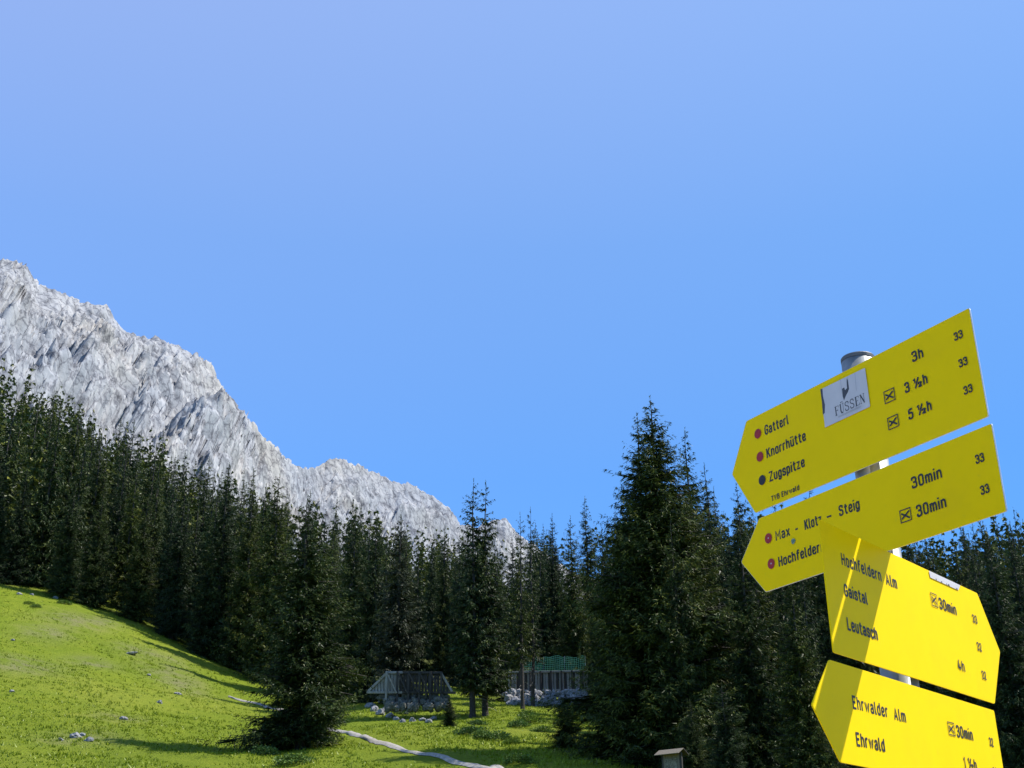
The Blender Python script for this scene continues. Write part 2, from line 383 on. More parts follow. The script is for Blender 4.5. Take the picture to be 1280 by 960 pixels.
# ------------------------------------------------------------------ mountain
RP = [(-260, 250), (-120, 268), (-60, 300), (0, 328), (30, 334), (50, 361), (75, 368), (100, 378), (130, 384), (152, 410), (175, 424), (215, 431), (245, 447), (268, 463), (282, 492), (305, 514), (325, 546), (345, 558), (356, 573), (385, 588), (398, 586), (412, 575), (420, 573), (445, 581), (465, 591), (490, 603), (510, 604), (540, 620), (562, 637), (575, 655), (596, 660), (612, 652), (632, 648), (645, 664), (675, 690), (720, 720), (860, 760)]
ra = np.array([aztan(*q) for q in RP]); raz, rtan = ra[:, 0], ra[:, 1]
nu, nv = 940, 380
U = np.linspace(-33, 8, nu); Vv = np.linspace(0, 1, nv)
Ug, Vg = np.meshgrid(U, Vv, indexing='ij')
dr = np.interp(U, [-33, -24, -14, -10.5, -9, -4, 8], [1150, 1250, 1420, 1560, 1750, 1900, 2100])[:, None]
d0 = dr - np.interp(U, [-33, -14, -4, 8], [560, 520, 500, 450])[:, None]
tr_ = np.interp(U, raz, rtan)[:, None]
t = Vg / .86
front = np.clip(t, 0, 1)
dd = d0 + (dr - d0) * front + np.clip(t - 1, 0, 1) * 700
zr = 1.65 + tr_ * dr
zb = 1.65 + .13 * d0
prof = front ** .92
z = zb + (zr - zb) * prof - np.clip(t - 1, 0, 1) * 900
ar = np.radians(Ug); X = dd * np.sin(ar); Y = dd * np.cos(ar)
# gullies run down the fall line and slant to the right
s_ = ar * 1500; w_ = (1 - front) * 700
wx = 30 * fbm(s_ / 90, w_ / 90, o=3, seed=301); wy = 30 * fbm(s_ / 90 + 9, w_ / 90, o=3, seed=302)
def creased(x, y, z=None, o=4, seed=0, g=.55):      # rounded blocks split by sharp grooves
    r = 0; a = 1.0; f = 1.0
    for i in range(o):
        r = r + a * (2 * np.sqrt(np.abs(vnoise(x * f, y * f, None if z is None else z * f, seed + i * 13)) + .002) - 1); a *= g; f *= 2.1
    return r
rg = ridged((s_ + .55 * w_ + 1.6 * wx) / 150, (w_ + 2 * wy) / 520, o=4, seed=4, g=.46)
def facets(x, y, seed, tilt=1.0):      # broken rock: every cell is a tilted plane of its own, edges are sharp
    ix, iy = np.floor(x), np.floor(y); best = np.full(x.shape, 1e9); out = np.zeros(x.shape); o_ = np.zeros_like(ix)
    for a in (-1, 0, 1):
        for b in (-1, 0, 1):
            cx_, cy_ = ix + a, iy + b
            px_ = cx_ + .5 + .48 * hsh(cx_, cy_, o_, seed); py_ = cy_ + .5 + .48 * hsh(cx_, cy_, o_, seed + 1)
            dx, dy = x - px_, y - py_; d2 = dx * dx + dy * dy
            v = hsh(cx_, cy_, o_, seed + 2) * .8 + tilt * (dx * hsh(cx_, cy_, o_, seed + 3) + dy * hsh(cx_, cy_, o_, seed + 4))
            out = np.where(d2 < best, v, out); best = np.minimum(best, d2)
    return out
bb = fbm(X / 30, Y / 30, z / 30, o=4, seed=77, g=.6)
u1 = s_ + .55 * w_ + wx; v1 = w_ * .62 + wy
f1 = facets(u1 / 52, v1 / 62, 401, 1.5); f2 = facets((u1 + 9 * bb) / 23, (v1 + 9 * bb) / 27, 411, 1.4)
f3 = facets((s_ - .3 * w_ + 7 * bb) / 10.5, (v1 + 5 * bb) / 11, 421, 1.3); f4 = facets((s_ + 4 * bb) / 5.2, (v1 - 4 * bb) / 5.0, 431, 1.2)
edge = np.clip((1 - front) * 5, 0, 1)
z2 = z + rg * 3 + (rg - 1.15) * 46 * edge + (f1 * 17 - 9) * edge + f2 * (2.4 + 9.5 * edge) + f3 * (2.0 + 4.6 * edge) + f4 * (1.1 + 1.6 * edge) + bb * (1.5 + 4 * edge) * (t < 1.5)
sh = (f1 * 9 * edge + f2 * (1.5 + 5 * edge) + f3 * 2.2)
X = X + sh * .45; Y = Y + sh * .55
idm = np.arange(nu * nv).reshape(nu, nv)
Fm = np.stack([idm[:-1, :-1], idm[1:, :-1], idm[1:, 1:], idm[:-1, 1:]], -1).reshape(-1, 4)
mo = link('mountain', mesh_np('mountain', np.stack([X, Y, z2], -1).reshape(-1, 3), Fm[:, ::-1], M_ROCK, smooth=False))
tag(mo, 'pale grey craggy limestone mountain ridge descending to the right', kind='structure')

# ------------------------------------------------------------------ spruce generator
def spruce(seed, Ht=20., R=2.6, bare=.06, nb=320, tw=9., tl=.17, twd=.055, dens=9., whorl=.42, gap=.08, power=.8, twin=None, drop=0.0, wood=True, material=None, fr=3.2, irr=.34):
    rg = np.random.default_rng(seed)
    z0 = bare * Ht
    z = z0 + (Ht * .985 - z0) * (1 - ((np.arange(nb) + rg.random(nb)) / nb) ** .64)
    z = np.round(z / whorl) * whorl + rg.normal(0, whorl * .16, nb); z = np.clip(z, z0, Ht * .985)
    t = (Ht - z) / (Ht - z0); az = rg.random(nb) * 2 * np.pi
    un = 1 + irr * vnoise(np.cos(az) * 1.3 + seed, np.sin(az) * 1.3, z / 1.7, seed=seed)
    L = R * (t ** power) * (1 - .16 * t ** 5) * rg.uniform(.68, 1.12, nb) * un + .12
    if drop: L = np.where((rg.random(nb) < drop) & (t < .5), L * .35, L)
    keep = rg.random(nb) > gap; z, t, az, L = z[keep], t[keep], az[keep], L[keep]; nb = len(z)
    e0 = np.interp(t, [0, .1, .35, .7, 1], [.95, .45, .10, -.18, -.32]) + rg.normal(0, .07, nb)
    def bp(i, s):     # point on branch i at parameter s
        l = L[i]; r = l * s * np.cos(e0[i]); h = l * (np.sin(e0[i]) * s - .30 * s * (1 - s) * np.clip(t[i] * 2, 0, 1) - .04 * s + .10 * s ** 3)
        return np.stack([r * np.sin(az[i]), r * np.cos(az[i]), z[i] + h], -1)
    nt_ = np.maximum(3, (L * tw).astype(int)); bi = np.repeat(np.arange(nb), nt_); n = len(bi)
    s = .08 + .92 * rg.random(n) ** rg.choice([.7, 1.3], n)
    side = np.where(rg.random(n) < .5, -1, 1); ta = az[bi] + side * rg.uniform(.45, 1.15, n)
    tp = rg.uniform(-1.05, .0, n); tlen = (.10 + .34 * L[bi] * (1.05 - s)) * rg.uniform(.6, 1.15, n); tlen = np.clip(tlen, .12, 1.1)
    O = bp(bi, s); Dv = np.stack([np.cos(tp) * np.sin(ta), np.cos(tp) * np.cos(ta), np.sin(tp)], -1)
    br_t = rg.random(nb)
    nf = np.maximum(2, (tlen * dens).astype(int)); fi = np.repeat(np.arange(n), nf); m_ = len(fi)
    qq = rg.random(m_); base = O[fi] + Dv[fi] * (tlen[fi] * qq)[:, None]
    base[:, 2] -= .18 * tlen[fi] * qq ** 2
    d = Dv[fi] * .8 + rg.normal(0, .42, (m_, 3)); d[:, 2] -= .18; d /= np.linalg.norm(d, axis=1)[:, None]
    pr = np.cross(d, rg.normal(0, 1, (m_, 3))); pr /= np.linalg.norm(pr, axis=1)[:, None]
    ln = tl * rg.uniform(.6, 1.4, m_) * np.clip(.5 + 2.2 * t[bi[fi]], .5, 1); wd = twd * rg.uniform(.6, 1.3, m_)
    a = base + pr * wd[:, None] * .5; b = base - pr * wd[:, None] * .5; c = base + d * ln[:, None]
    # broad flat sprays along the inner part of each branch make the crown dense
    nq = (3 + L * fr).astype(int); qi = np.repeat(np.arange(nb), nq); mq = len(qi)
    sq = rg.uniform(.03, .74, mq); Oq = bp(qi, sq); aq = az[qi] + rg.normal(0, .6, mq); tq = rg.uniform(-.9, .15, mq)
    lq = (.16 + .30 * L[qi] * (1.05 - sq)) * rg.uniform(.7, 1.2, mq); dq = np.stack([np.cos(tq) * np.sin(aq), np.cos(tq) * np.cos(aq), np.sin(tq)], -1)
    pq = np.cross(dq, np.stack([rg.normal(0, .5, mq), rg.normal(0, .5, mq), np.ones(mq)], -1)); pq /= np.linalg.norm(pq, axis=1)[:, None]; wq = lq * rg.uniform(.28, .5, mq)
    m_ += mq; tq_ = np.clip(.18 + .4 * (br_t[qi] - .5) + rg.normal(0, .08, mq), 0, 1)
    a = np.vstack([a, Oq + pq * wq[:, None] * .5]); b = np.vstack([b, Oq - pq * wq[:, None] * .5]); c = np.vstack([c, Oq + dq * lq[:, None]])
    # leader tuft at the very top
    k = 22; hz = Ht - rg.random(k) * Ht * .05; th = rg.random(k) * 6.28
    lb = np.stack([0 * hz, 0 * hz, hz], -1); ld = np.stack([np.sin(th) * .5, np.cos(th) * .5, np.full(k, .85)], -1); lw = np.stack([np.cos(th), -np.sin(th), 0 * th], -1)
    a = np.vstack([a, lb + lw * min(twd, .07) * .5]); b = np.vstack([b, lb - lw * min(twd, .07) * .5]); c = np.vstack([c, lb + ld * min(tl, .26) * rg.uniform(.5, 1, k)[:, None]])
    V = np.stack([a, b, c], 1).reshape(-1, 3)
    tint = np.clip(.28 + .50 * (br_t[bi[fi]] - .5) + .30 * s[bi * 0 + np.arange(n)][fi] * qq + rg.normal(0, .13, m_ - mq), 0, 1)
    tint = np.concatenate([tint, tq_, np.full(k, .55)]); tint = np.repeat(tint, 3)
    if twin:
        V2 = V.copy(); sel = V2[:, 2] > 0; V2 = V2 * np.array([.8, .8, 1]) * twin[2] + np.array([twin[0], twin[1], 0]); V = np.vstack([V, V2]); tint = np.concatenate([tint, tint])
    F_ = np.arange(len(V)).reshape(-1, 3)
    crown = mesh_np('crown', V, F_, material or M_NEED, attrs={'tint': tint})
    mb = MB(); rb = Ht * .0125
    def trunk(ox, oy, sc):
        zs = np.array([-.8, .0, .35, 2, 5, 9, 13, 17, 19.7]) / 20 * Ht; zs[1:] *= sc
        rs = np.array([1.5, 1.45, 1.1, .95, .8, .62, .42, .2, .04]) * rb
        mb.tube([(ox + .08 * math.sin(q * .5 + seed), oy + .08 * math.cos(q * .4), q) for q in zs], list(rs), 8)
    trunk(0, 0, 1)
    if twin: trunk(twin[0], twin[1], twin[2])
    if wood:
        for i in range(nb):
            if L[i] < .7: continue
            P = [bp(np.array([i]), np.array([q]))[0] for q in (0, .35, .8)]
            r0 = .012 + .011 * L[i]
            mb.tube([tuple(p) for p in P], [r0, r0 * .7, r0 * .25], 3, 0, False)
        for k in range(26):          # dead snags on the lower trunk
            zz = Ht * (.02 + .16 * rg.random() + bare * .9 * rg.random()); th = rg.random() * 6.28; l = rg.uniform(.4, 1.5)
            mb.tube([(0, 0, zz), (l * .6 * math.sin(th), l * .6 * math.cos(th), zz - .05), (l * math.sin(th), l * math.cos(th), zz - .25)], [.03, .02, .008], 3, 1, False)
    return crown, mb.mesh('trunk', [M_BARK, M_DEAD])

LIB = {}
# near, mid and far kinds
LIB['big'] = spruce(11, 25, 6.6, .01, 1000, 13, .22, .05, 9, .40, .04, .90)
LIB['fore'] = spruce(12, 19, 4.3, .06, 560, 12, .20, .050, 10, .50, .16, .74, fr=1.7, irr=.55)
LIB['sparse'] = [spruce(70 + i, 21, 2.5, .24, 210, 9, .25, .075, 6.5, .55, .16, .55, drop=.3, fr=1.2, irr=.5) for i in range(2)]
LIB['fine'] = [spruce(20 + i, 20, 3.6, b, 520, 11, .23, .052, 9.0, .42, .08, pw) for i, (b, pw) in enumerate([(.02, .85), (.04, .76), (.05, .92)])]
LIB['thin'] = [spruce(40 + i, 21, 2.9, .13, 330, 9, .25, .080, 6.5, .48, .14, .50, drop=.30) for i in range(2)]
LIB['old'] = [spruce(50, 20, 3.5, .06, 430, 9, .23, .072, 7, .42, .10, .70, material=M_NEEDB)]
LIB['far'] = [spruce(60 + i, 20, R_, .03, 330, 7.5, .34, .085, 5.6, .5, .06, pw, wood=False) for i, (R_, pw) in enumerate([(3.3, .88), (3.6, .95), (3.0, .8), (3.8, .92), (3.4, .82), (3.1, .9)])]
HT = {'sparse': 21, 'big': 25, 'fore': 19, 'fine': 20, 'thin': 21, 'old': 20, 'far': 20}
COUNT = [0, 0]
def plant(kind, vi, x, y, h, wf, rz, label, group=None, name='spruce_tree', cat='tree'):
    lib = LIB[kind]; cr, tk = lib if isinstance(lib, tuple) else lib[vi % len(lib)]
    z = float(H(x, y)) - .05
    r = thing(name, label, cat, (x, y, z), rz, group)
    s = h / HT[kind]; w = s * wf
    r.scale = (w, w, s)
    link('trunk', tk, r); link('crown', cr, r)
    COUNT[0] += 1
    return r
def tree_px(kind, vi, px, py, d, wf, label, group=None, rz=None, **k):
    """tree whose tip appears at photo pixel px,py, standing at horizontal distance d"""
    a, tnn = aztan(px, py); a = math.radians(a); x, y = d * math.sin(a), d * math.cos(a)
    top = EYE[2] + tnn * d; h = top - float(H(x, y))
    return plant(kind, vi, x, y, h, wf, rz if rz is not None else random.random() * 6.28, label, group, **k)
random.seed(7)
# ---- trees one can pick out
PLACED = []
def T(kind, vi, px, py, d, wf, label, **k):
    o = tree_px(kind, vi, px, py, d, wf, label, **k); PLACED.append((o.location.x, o.location.y)); return o
T('big', 0, 812, 494, 74, 1.3, 'tallest dark spruce in the picture, broad crown left of the yellow signs', rz=1.0)
T('fine', 1, 796, 516, 77, 1.1, 'slimmer spruce tip leaning against the left side of the tallest spruce')
a_, t_ = aztan(376, 942); a_ = math.radians(a_)
fs = plant('fore', 0, 80 * math.sin(a_), 80 * math.cos(a_), 16.6, 1.32, 2.2, 'foreground spruce with ragged low branches standing alone on the meadow')
fs.rotation_euler = (0, math.radians(3.6), 2.2); fs.rotation_mode = 'XYZ'
PLACED.append((fs.location.x, fs.location.y))
T('thin', 0, 592, 598, 105, .95, 'left one of the twin tall spruces with sparse tufted top beside the wooden barrier')
T('thin', 1, 607, 600, 106, .95, 'right one of the twin tall spruces with sparse tufted top', rz=.5)
T('old', 0, 501, 643, 116, 1.1, 'greyish brown spruce with pale bare trunk showing, just behind the left barrier')
T('sparse', 0, 650, 640, 112, .75, 'thin spruce with exposed lower trunk in front of the stone bank', rz=4)
T('sparse', 1, 663, 632, 118, .72, 'thin pale green spruce tip just right of the thin spruce over the stone bank', rz=2)
T('fine', 0, 856, 534, 92, .95, 'narrow dark spruce rising right behind the tallest spruce')
T('fine', 2, 880, 578, 88, 1.0, 'dark spruce right of the narrow one, tip just under the top arrow sign')
T('fine', 1, 920, 604, 95, 1.0, 'dark spruce whose tip touches the left point of the top arrow sign')
T('fine', 0, 838, 640, 70, .8, 'bushy lower spruce in front of the dark trees right of the tallest spruce')
T('fine', 2, 985, 700, 66, 1.1, 'dark spruce filling the gap below the second arrow sign')
T('fine', 1, 938, 655, 76, 1.1, 'shaded black green spruce between the tallest spruce and the signpost')
T('fine', 0, 1040, 640, 82, 1.1, 'shaded spruce directly behind the signpost')
T('fine', 2, 1010, 600, 98, 1.0, 'shaded spruce behind the two upper arrow signs')
T('fine', 1, 1090, 640, 100, 1.0, 'spruce hidden mostly behind the lower arrow signs')
T('fore', 0, 705, 862, 76, 1.7, 'small young spruce at the left foot of the tallest spruce', rz=1)
T('fore', 0, 902, 850, 62, 1.3, 'bushy young spruce right of the notice board at the bottom edge')
T('fore', 0, 862, 872, 66, 1.3, 'young spruce standing behind the notice board')
T('fore', 0, 562, 868, 92, 1.5, 'small young spruce on the grass below the left wooden barrier')
T('fine', 0, 556, 655, 150, .8, 'slim dark spruce with grass patch showing on both sides of its stem')
T('fine', 2, 541, 668, 170, .7, 'slim dark spruce left of the sunny gap behind the barrier')
T('fine', 1, 575, 664, 140, .75, 'slim spruce hugging the left side of the twin spruces')
T('fine', 0, 640, 668, 128, .8, 'dark spruce between the twin spruces and the thin ones')
T('fine', 2, 690, 640, 150, .9, 'spruce left of the three pointed tips above the green net')
T('fine', 1, 713, 644, 138, .85, 'middle one of the three pointed spruces above the green net')
T('fine', 0, 731, 620, 146, .9, 'tallest of the three pointed spruces above the green net')
T('fine', 1, 752, 655, 120, .9, 'shaded spruce at the left flank of the tallest spruce')
T('fine', 0, 287, 578, 150, 1.05, 'broad spruce with black trunk at the right end of the meadow edge')
T('fine', 1, 350, 592, 142, 1.0, 'spruce between the meadow edge corner and the lone foreground spruce')
T('fine', 2, 318, 600, 147, .95, 'spruce just right of the black trunked meadow edge spruce')
T('fine', 0, 388, 612, 132, .95, 'dark spruce directly behind the lone foreground spruce')
T('fine', 2, 445, 628, 122, .95, 'dark spruce right behind the lone foreground spruce, towards the barrier')
T('fine', 1, 472, 640, 120, .9, 'narrow spruce left of the greyish brown one')
T('fine', 2, 96, 598, 159, 1.1, 'bushy spruce at the top rim of the meadow with grass at its left foot')
T('fine', 0, 130, 612, 157, 1.15, 'broad low spruce at the meadow rim, right of the one with grass at its foot')
T('fine', 1, 186, 620, 156, 1.1, 'spruce at the meadow rim with a small sunny glade left of it')
T('fine', 2, 232, 606, 153, 1.05, 'spruce at the meadow rim, second left of the black trunked one')
T('fine', 0, 35, 585, 163, 1.05, 'spruce at the top left end of the meadow rim above white stones')
T('fine', 1, 4, 565, 165, 1.1, 'spruce at the far left border of the picture on the meadow rim')

# ---- forest mass
SIL = [(-60, 405), (0, 424), (25, 436), (60, 466), (100, 492), (128, 518), (160, 526), (200, 540), (240, 562), (290, 572), (335, 582), (380, 600), (430, 617), (490, 640), (545, 655), (575, 668), (640, 668), (700, 648), (740, 630), (850, 590), (960, 625), (1060, 640), (1130, 655), (1200, 655), (1240, 640), (1262, 630), (1300, 625), (1400, 620)]
sa = np.array([aztan(*q) for q in SIL])
def sil(a): return np.interp(a, sa[:, 0], sa[:, 1])
def far_lim(a): return np.interp(a, [-26, -22, -17, -13, -9, -5, 0, 5, 8, 27], [340, 330, 290, 260, 240, 320, 240, 240, 250, 270])
cand = []
rs = random.Random(3)
GRID = [(5.3, i, j) for i in range(-70, 70) for j in range(10, 80)] + [(8.5, i, j) for i in range(1, 30) for j in range(7, 28)]
for sp, i, j in GRID:
    if 1:
        x = i * sp + rs.uniform(-2.6, 2.6) + (j % 2) * sp * .5; y = j * sp + rs.uniform(-2.6, 2.6)
        d = math.hypot(x, y); a = math.degrees(math.atan2(x, y))
        if a < -26.5 or a > 27 or (sp > 7 and a < 8.5): continue
        e = float(forest_edge(a)) if a < 7 else (66 if a < 17 else 62)
        if d < e + 3 or d > float(far_lim(a)): continue
        if -7.5 < a < 3.6 and (d < 205 and rs.random() < .22 or 118 < d < 195 and -4.3 < a < -2.8): continue
        if 2.0 < a < 4.2 and 120 < d < 230: continue
        if min((x - p[0]) ** 2 + (y - p[1]) ** 2 for p in PLACED) < 9: continue
        g = float(H(x, y)); tmax = float(sil(a)) + rs.uniform(-.018, .004)
        hmax = EYE[2] + tmax * d - g
        if hmax < (8 if a < 7 else 6): continue
        h = min(rs.uniform(16, 27), hmax * rs.choice([1, 1, .93, .85]))
        cand.append((x, y, d, a, h))
# nearer ones and those reaching the skyline show most
def vis(c):
    x, y, d, a, h = c; top = (float(H(x, y)) + h - 1.65) / d
    return (float(sil(a)) - top) * 22 + (d - (float(forest_edge(a)) if a < 7 else 66)) / 90
cand.sort(key=vis)
NIND = 298 - len(PLACED)
print('forest candidates', len(cand), 'placed', len(PLACED))
for k, (x, y, d, a, h) in enumerate(cand[:NIND]):
    e = float(forest_edge(a)) if a < 7 else 66
    top = (float(H(x, y)) + h - 1.65) / d; onsky = float(sil(a)) - top < .012
    row = 'front' if d < e + 14 else ('sky' if onsky else 'mid')
    if a < -12.9: reg = 'left'
    elif a < -4.5: reg = 'mid'
    elif a < 8: reg = 'gap'
    else: reg = 'right'
    txt = {('left', 'front'): ('spruce at the meadow edge', 'spruces along the left meadow edge'),
           ('left', 'mid'): ('dark spruce inside the left forest', 'spruces inside the left forest'),
           ('left', 'sky'): ('spruce with tip against the rock', 'spruces topping the left forest'),
           ('mid', 'front'): ('spruce in the front row', 'spruces behind the foreground spruce'),
           ('mid', 'mid'): ('dark spruce inside the middle forest', 'spruces inside the middle forest'),
           ('mid', 'sky'): ('spruce with tip against the lower ridge', 'spruces topping the middle forest'),
           ('gap', 'front'): ('spruce behind the clearing', 'spruces around the clearing'),
           ('gap', 'mid'): ('spruce up the slope behind the clearing', 'spruces up the slope behind the clearing'),
           ('gap', 'sky'): ('spruce on the skyline behind the clearing', 'spruces on the skyline behind the clearing'),
           ('right', 'front'): ('shaded spruce low on the right slope', 'spruces behind the signpost'),
           ('right', 'mid'): ('dark spruce on the right slope', 'spruces on the right slope'),
           ('right', 'sky'): ('skyline spruce on the right slope', 'spruces topping the right slope')}[(reg, row)]
    wfac = rs.uniform(.72, 1.08); pxl = a / 24.5
    place = ('near the left border' if a < -20 else 'below the highest rock' if a < -17 else 'under the steep rock face' if a < -13 else 'below the notch in the ridge' if a < -9.5 else
             'left of the greyish brown spruce' if a < -6.3 else 'between greyish brown and twin spruces' if a < -2.5 else 'right of the twin spruces' if a < 1 else 'above the green net' if a < 5 else
             'just right of the tallest spruce' if a < 11 else 'behind the arrow signs' if a < 18 else 'at the right border')
    txt = (('tall ' if h > 20.5 else 'short ' if h < 15 else 'medium ') + ('broad ' if wfac > .98 else 'slim ' if wfac < .82 else '') + txt[0] + ', ' + place, txt[1])
    fine = d < 128
    plant('fine' if fine else 'far', rs.randrange(60), x, y, h, wfac, rs.random() * 6.28, txt[0], txt[1])
rest = cand[NIND:NIND + 520]
if rest:
    VV = []; FF = []; TI = []; off = 0
    small = [spruce(90 + i, 20, 2.3, .05, 70, 3, .8, .42, 2.0, .6, .05, .75, wood=False)[0] for i in range(3)]
    arr = []
    for me in small:
        co = np.empty(len(me.vertices) * 3, np.float32); me.vertices.foreach_get('co', co); ti = np.empty(len(me.vertices), np.float32); me.attributes['tint'].data.foreach_get('value', ti); arr.append((co.reshape(-1, 3), ti))
    for (x, y, d, a, h) in rest:
        co, ti = arr[rs.randrange(3)]; th = rs.random() * 6.28; c, s = math.cos(th), math.sin(th); sc = h / 20
        q = np.stack([(co[:, 0] * c - co[:, 1] * s) * sc + x, (co[:, 0] * s + co[:, 1] * c) * sc + y, co[:, 2] * sc + float(H(x, y))], -1)
        VV.append(q); TI.append(ti)
    V = np.vstack(VV); o = link('forest', mesh_np('forest', V, np.arange(len(V)).reshape(-1, 3), M_NEED, attrs={'tint': np.concatenate(TI)}))
    tag(o, 'spruce forest filling in behind the visible trees', 'forest', kind='stuff')

# ------------------------------------------------------------------ grass, shrubs, stones
rg = np.random.default_rng(5)
n = 45000
ga = rg.uniform(-25, 7, n); gd = 46 + 125 * rg.random(n) ** 1.25
gx = gd * np.sin(np.radians(ga)); gy = gd * np.cos(np.radians(ga))
ok = (gd < forest_edge(ga) + 6) & (path_dist(gx, gy) > 1.1)
dn = fbm(gx / 6, gy / 6, o=3, seed=51); ok &= dn > rg.uniform(-1.0, .35, n)
gx, gy = gx[ok], gy[ok]; gz = H(gx, gy); n = len(gx); hgt = .08 + .11 * rg.random(n) * (1 + np.clip(fbm(gx / 9, gy / 9, o=2, seed=66), 0, 1))
nb = 5; B = np.repeat(np.arange(n), nb); mB = len(B); th = rg.random(mB) * 6.28
cx = gx[B] + rg.normal(0, .09, mB); cy = gy[B] + rg.normal(0, .09, mB); cz = gz[B] - .03
w = .035 * rg.uniform(.7, 1.5, mB); hh = hgt[B] * rg.uniform(.6, 1.2, mB)
a = np.stack([cx + w * np.cos(th), cy + w * np.sin(th), cz], -1); b = np.stack([cx - w * np.cos(th), cy - w * np.sin(th), cz], -1)
c = np.stack([cx + rg.normal(0, .5, mB) * hh, cy + rg.normal(0, .5, mB) * hh, cz + hh], -1)
ti = np.clip(.45 + .25 * dn[ok][B] + rg.normal(0, .16, mB), 0, 1)
tag(link('grass', mesh_np('grass', np.stack([a, b, c], 1).reshape(-1, 3), np.arange(mB * 3).reshape(-1, 3), M_GBL, attrs={'tint': np.repeat(ti, 3)})),
    'short green grass tufts over the meadow', 'grass', kind='stuff')

def bush_mesh(seed, n=1500, leaf=.10):
    rg = np.random.default_rng(seed); u = rg.normal(0, 1, (n, 3)); u /= np.linalg.norm(u, axis=1)[:, None]; u[:, 2] = np.abs(u[:, 2])
    lob = 1 + .35 * vnoise(u[:, 0] * 2.2 + seed, u[:, 1] * 2.2, u[:, 2] * 2.2, seed=seed)
    p = u * (rg.uniform(.55, 1, n) * lob)[:, None] * np.array([1, 1, .75])
    d = u + rg.normal(0, .6, (n, 3)); d /= np.linalg.norm(d, axis=1)[:, None]; pr = np.cross(d, rg.normal(0, 1, (n, 3))); pr /= np.linalg.norm(pr, axis=1)[:, None]
    l = leaf * rg.uniform(.6, 1.5, n)[:, None]
    V = np.stack([p - pr * l * .4, p + pr * l * .4, p + d * l], 1).reshape(-1, 3)
    return mesh_np('foliage', V, np.arange(3 * n).reshape(-1, 3), M_LEAF, attrs={'tint': np.repeat(np.clip(rg.normal(.45, .25, n), 0, 1), 3)})
BM = [bush_mesh(i) for i in range(4)]
def stems(seed):
    rg = random.Random(seed); mb = MB()
    for k in range(7):
        th = rg.random() * 6.28; mb.tube([(0, 0, -.1), (.25 * math.cos(th), .25 * math.sin(th), .35), (.5 * math.cos(th), .5 * math.sin(th), .6)], [.03, .02, .01], 4, 0, False)
    return mb.mesh('stem', M_BARK)
SM = [stems(i) for i in range(4)]
for k, (px, py, r_, lb) in enumerate([(588, 915, .9, 'low leafy shrub right of the small young spruce on the grass mound'), (604, 921, .8, 'low leafy shrub near the front of the grass mound, left of centre'),
      (622, 922, .9, 'low leafy shrub at the front middle of the grass mound'), (596, 903, .7, 'low leafy shrub just below the twin spruces'), (648, 906, .9, 'leafy shrub under the thin spruce on the mound top'),
      (662, 900, 1.0, 'leafy shrub between the thin spruce and the young spruce'), (678, 912, .7, 'small leafy shrub left of the young spruce at the dark tree'), (640, 926, .6, 'small shrub at the right front rim of the grass mound'),
      (606, 882, 1.0, 'leafy shrub right of the twin spruce trunks'), (660, 893, .9, 'leafy shrub below the right stone bank'), (648, 950, .8, 'dark shaded shrub beside the path in the tree shadow'),
      (66, 744, .9, 'low shrub beside the white stone at the top meadow rim'), (80, 752, .8, 'low shrub at the meadow rim right of the white stone'), (45, 756, .6, 'little shrub on the upper left meadow'), (36, 752, .6, 'leftmost little shrub on the upper meadow'),
      (545, 880, .8, 'shrub at the right end of the left wooden barrier'), (486, 887, .8, 'leafy shrub under the left part of the wooden barrier'), (505, 890, .7, 'leafy shrub under the middle of the left wooden barrier'), (522, 886, .9, 'dark leafy shrub hiding the logs under the left wooden barrier'), (330, 940, .9, 'bright shrub at the left foot of the foreground spruce'), (367, 952, 1.0, 'grey green shrub under the foreground spruce trunk')]):
    x, y, d = hit(px, py + 3); t_ = thing('shrub', lb, 'shrub', (x, y, float(H(x, y)) - .08), k * 1.3)
    t_.scale = (r_ * 1.15, r_, r_ * .85); link('foliage', BM[k % 4], t_); link('stem', SM[k % 4], t_)

def rock_mesh(seed, sub=3):
    b = bmesh.new(); bmesh.ops.create_icosphere(b, subdivisions=sub, radius=1)
    co = np.array([v.co for v in b.verts]); r_ = 1 + .30 * fbm(co[:, 0] * 1.2 + seed * 3, co[:, 1] * 1.2, co[:, 2] * 1.2, o=4, seed=seed)
    q = co * r_[:, None]; q = np.round(q * 2.2) / 2.2 * .45 + q * .55
    for v, p in zip(b.verts, q): v.co = p
    me = bpy.data.meshes.new('rock'); b.to_mesh(me); b.free(); me.materials.append(M_BOUL); return me
RK = [rock_mesh(i) for i in range(5)]
def rock(px, py, s, lb, k, grp=None, flat=.6):
    x, y, d = hit(px, py); o = link('rock', RK[k % 5]); o.location = (x, y, float(H(x, y)) + s * flat * .12); s *= .52; o.scale = (s, s * .8, s * flat); o.rotation_euler = (.2 * math.sin(k), .2 * math.cos(k * 2), k * 1.1)
    return tag(o, lb, 'rock', grp)
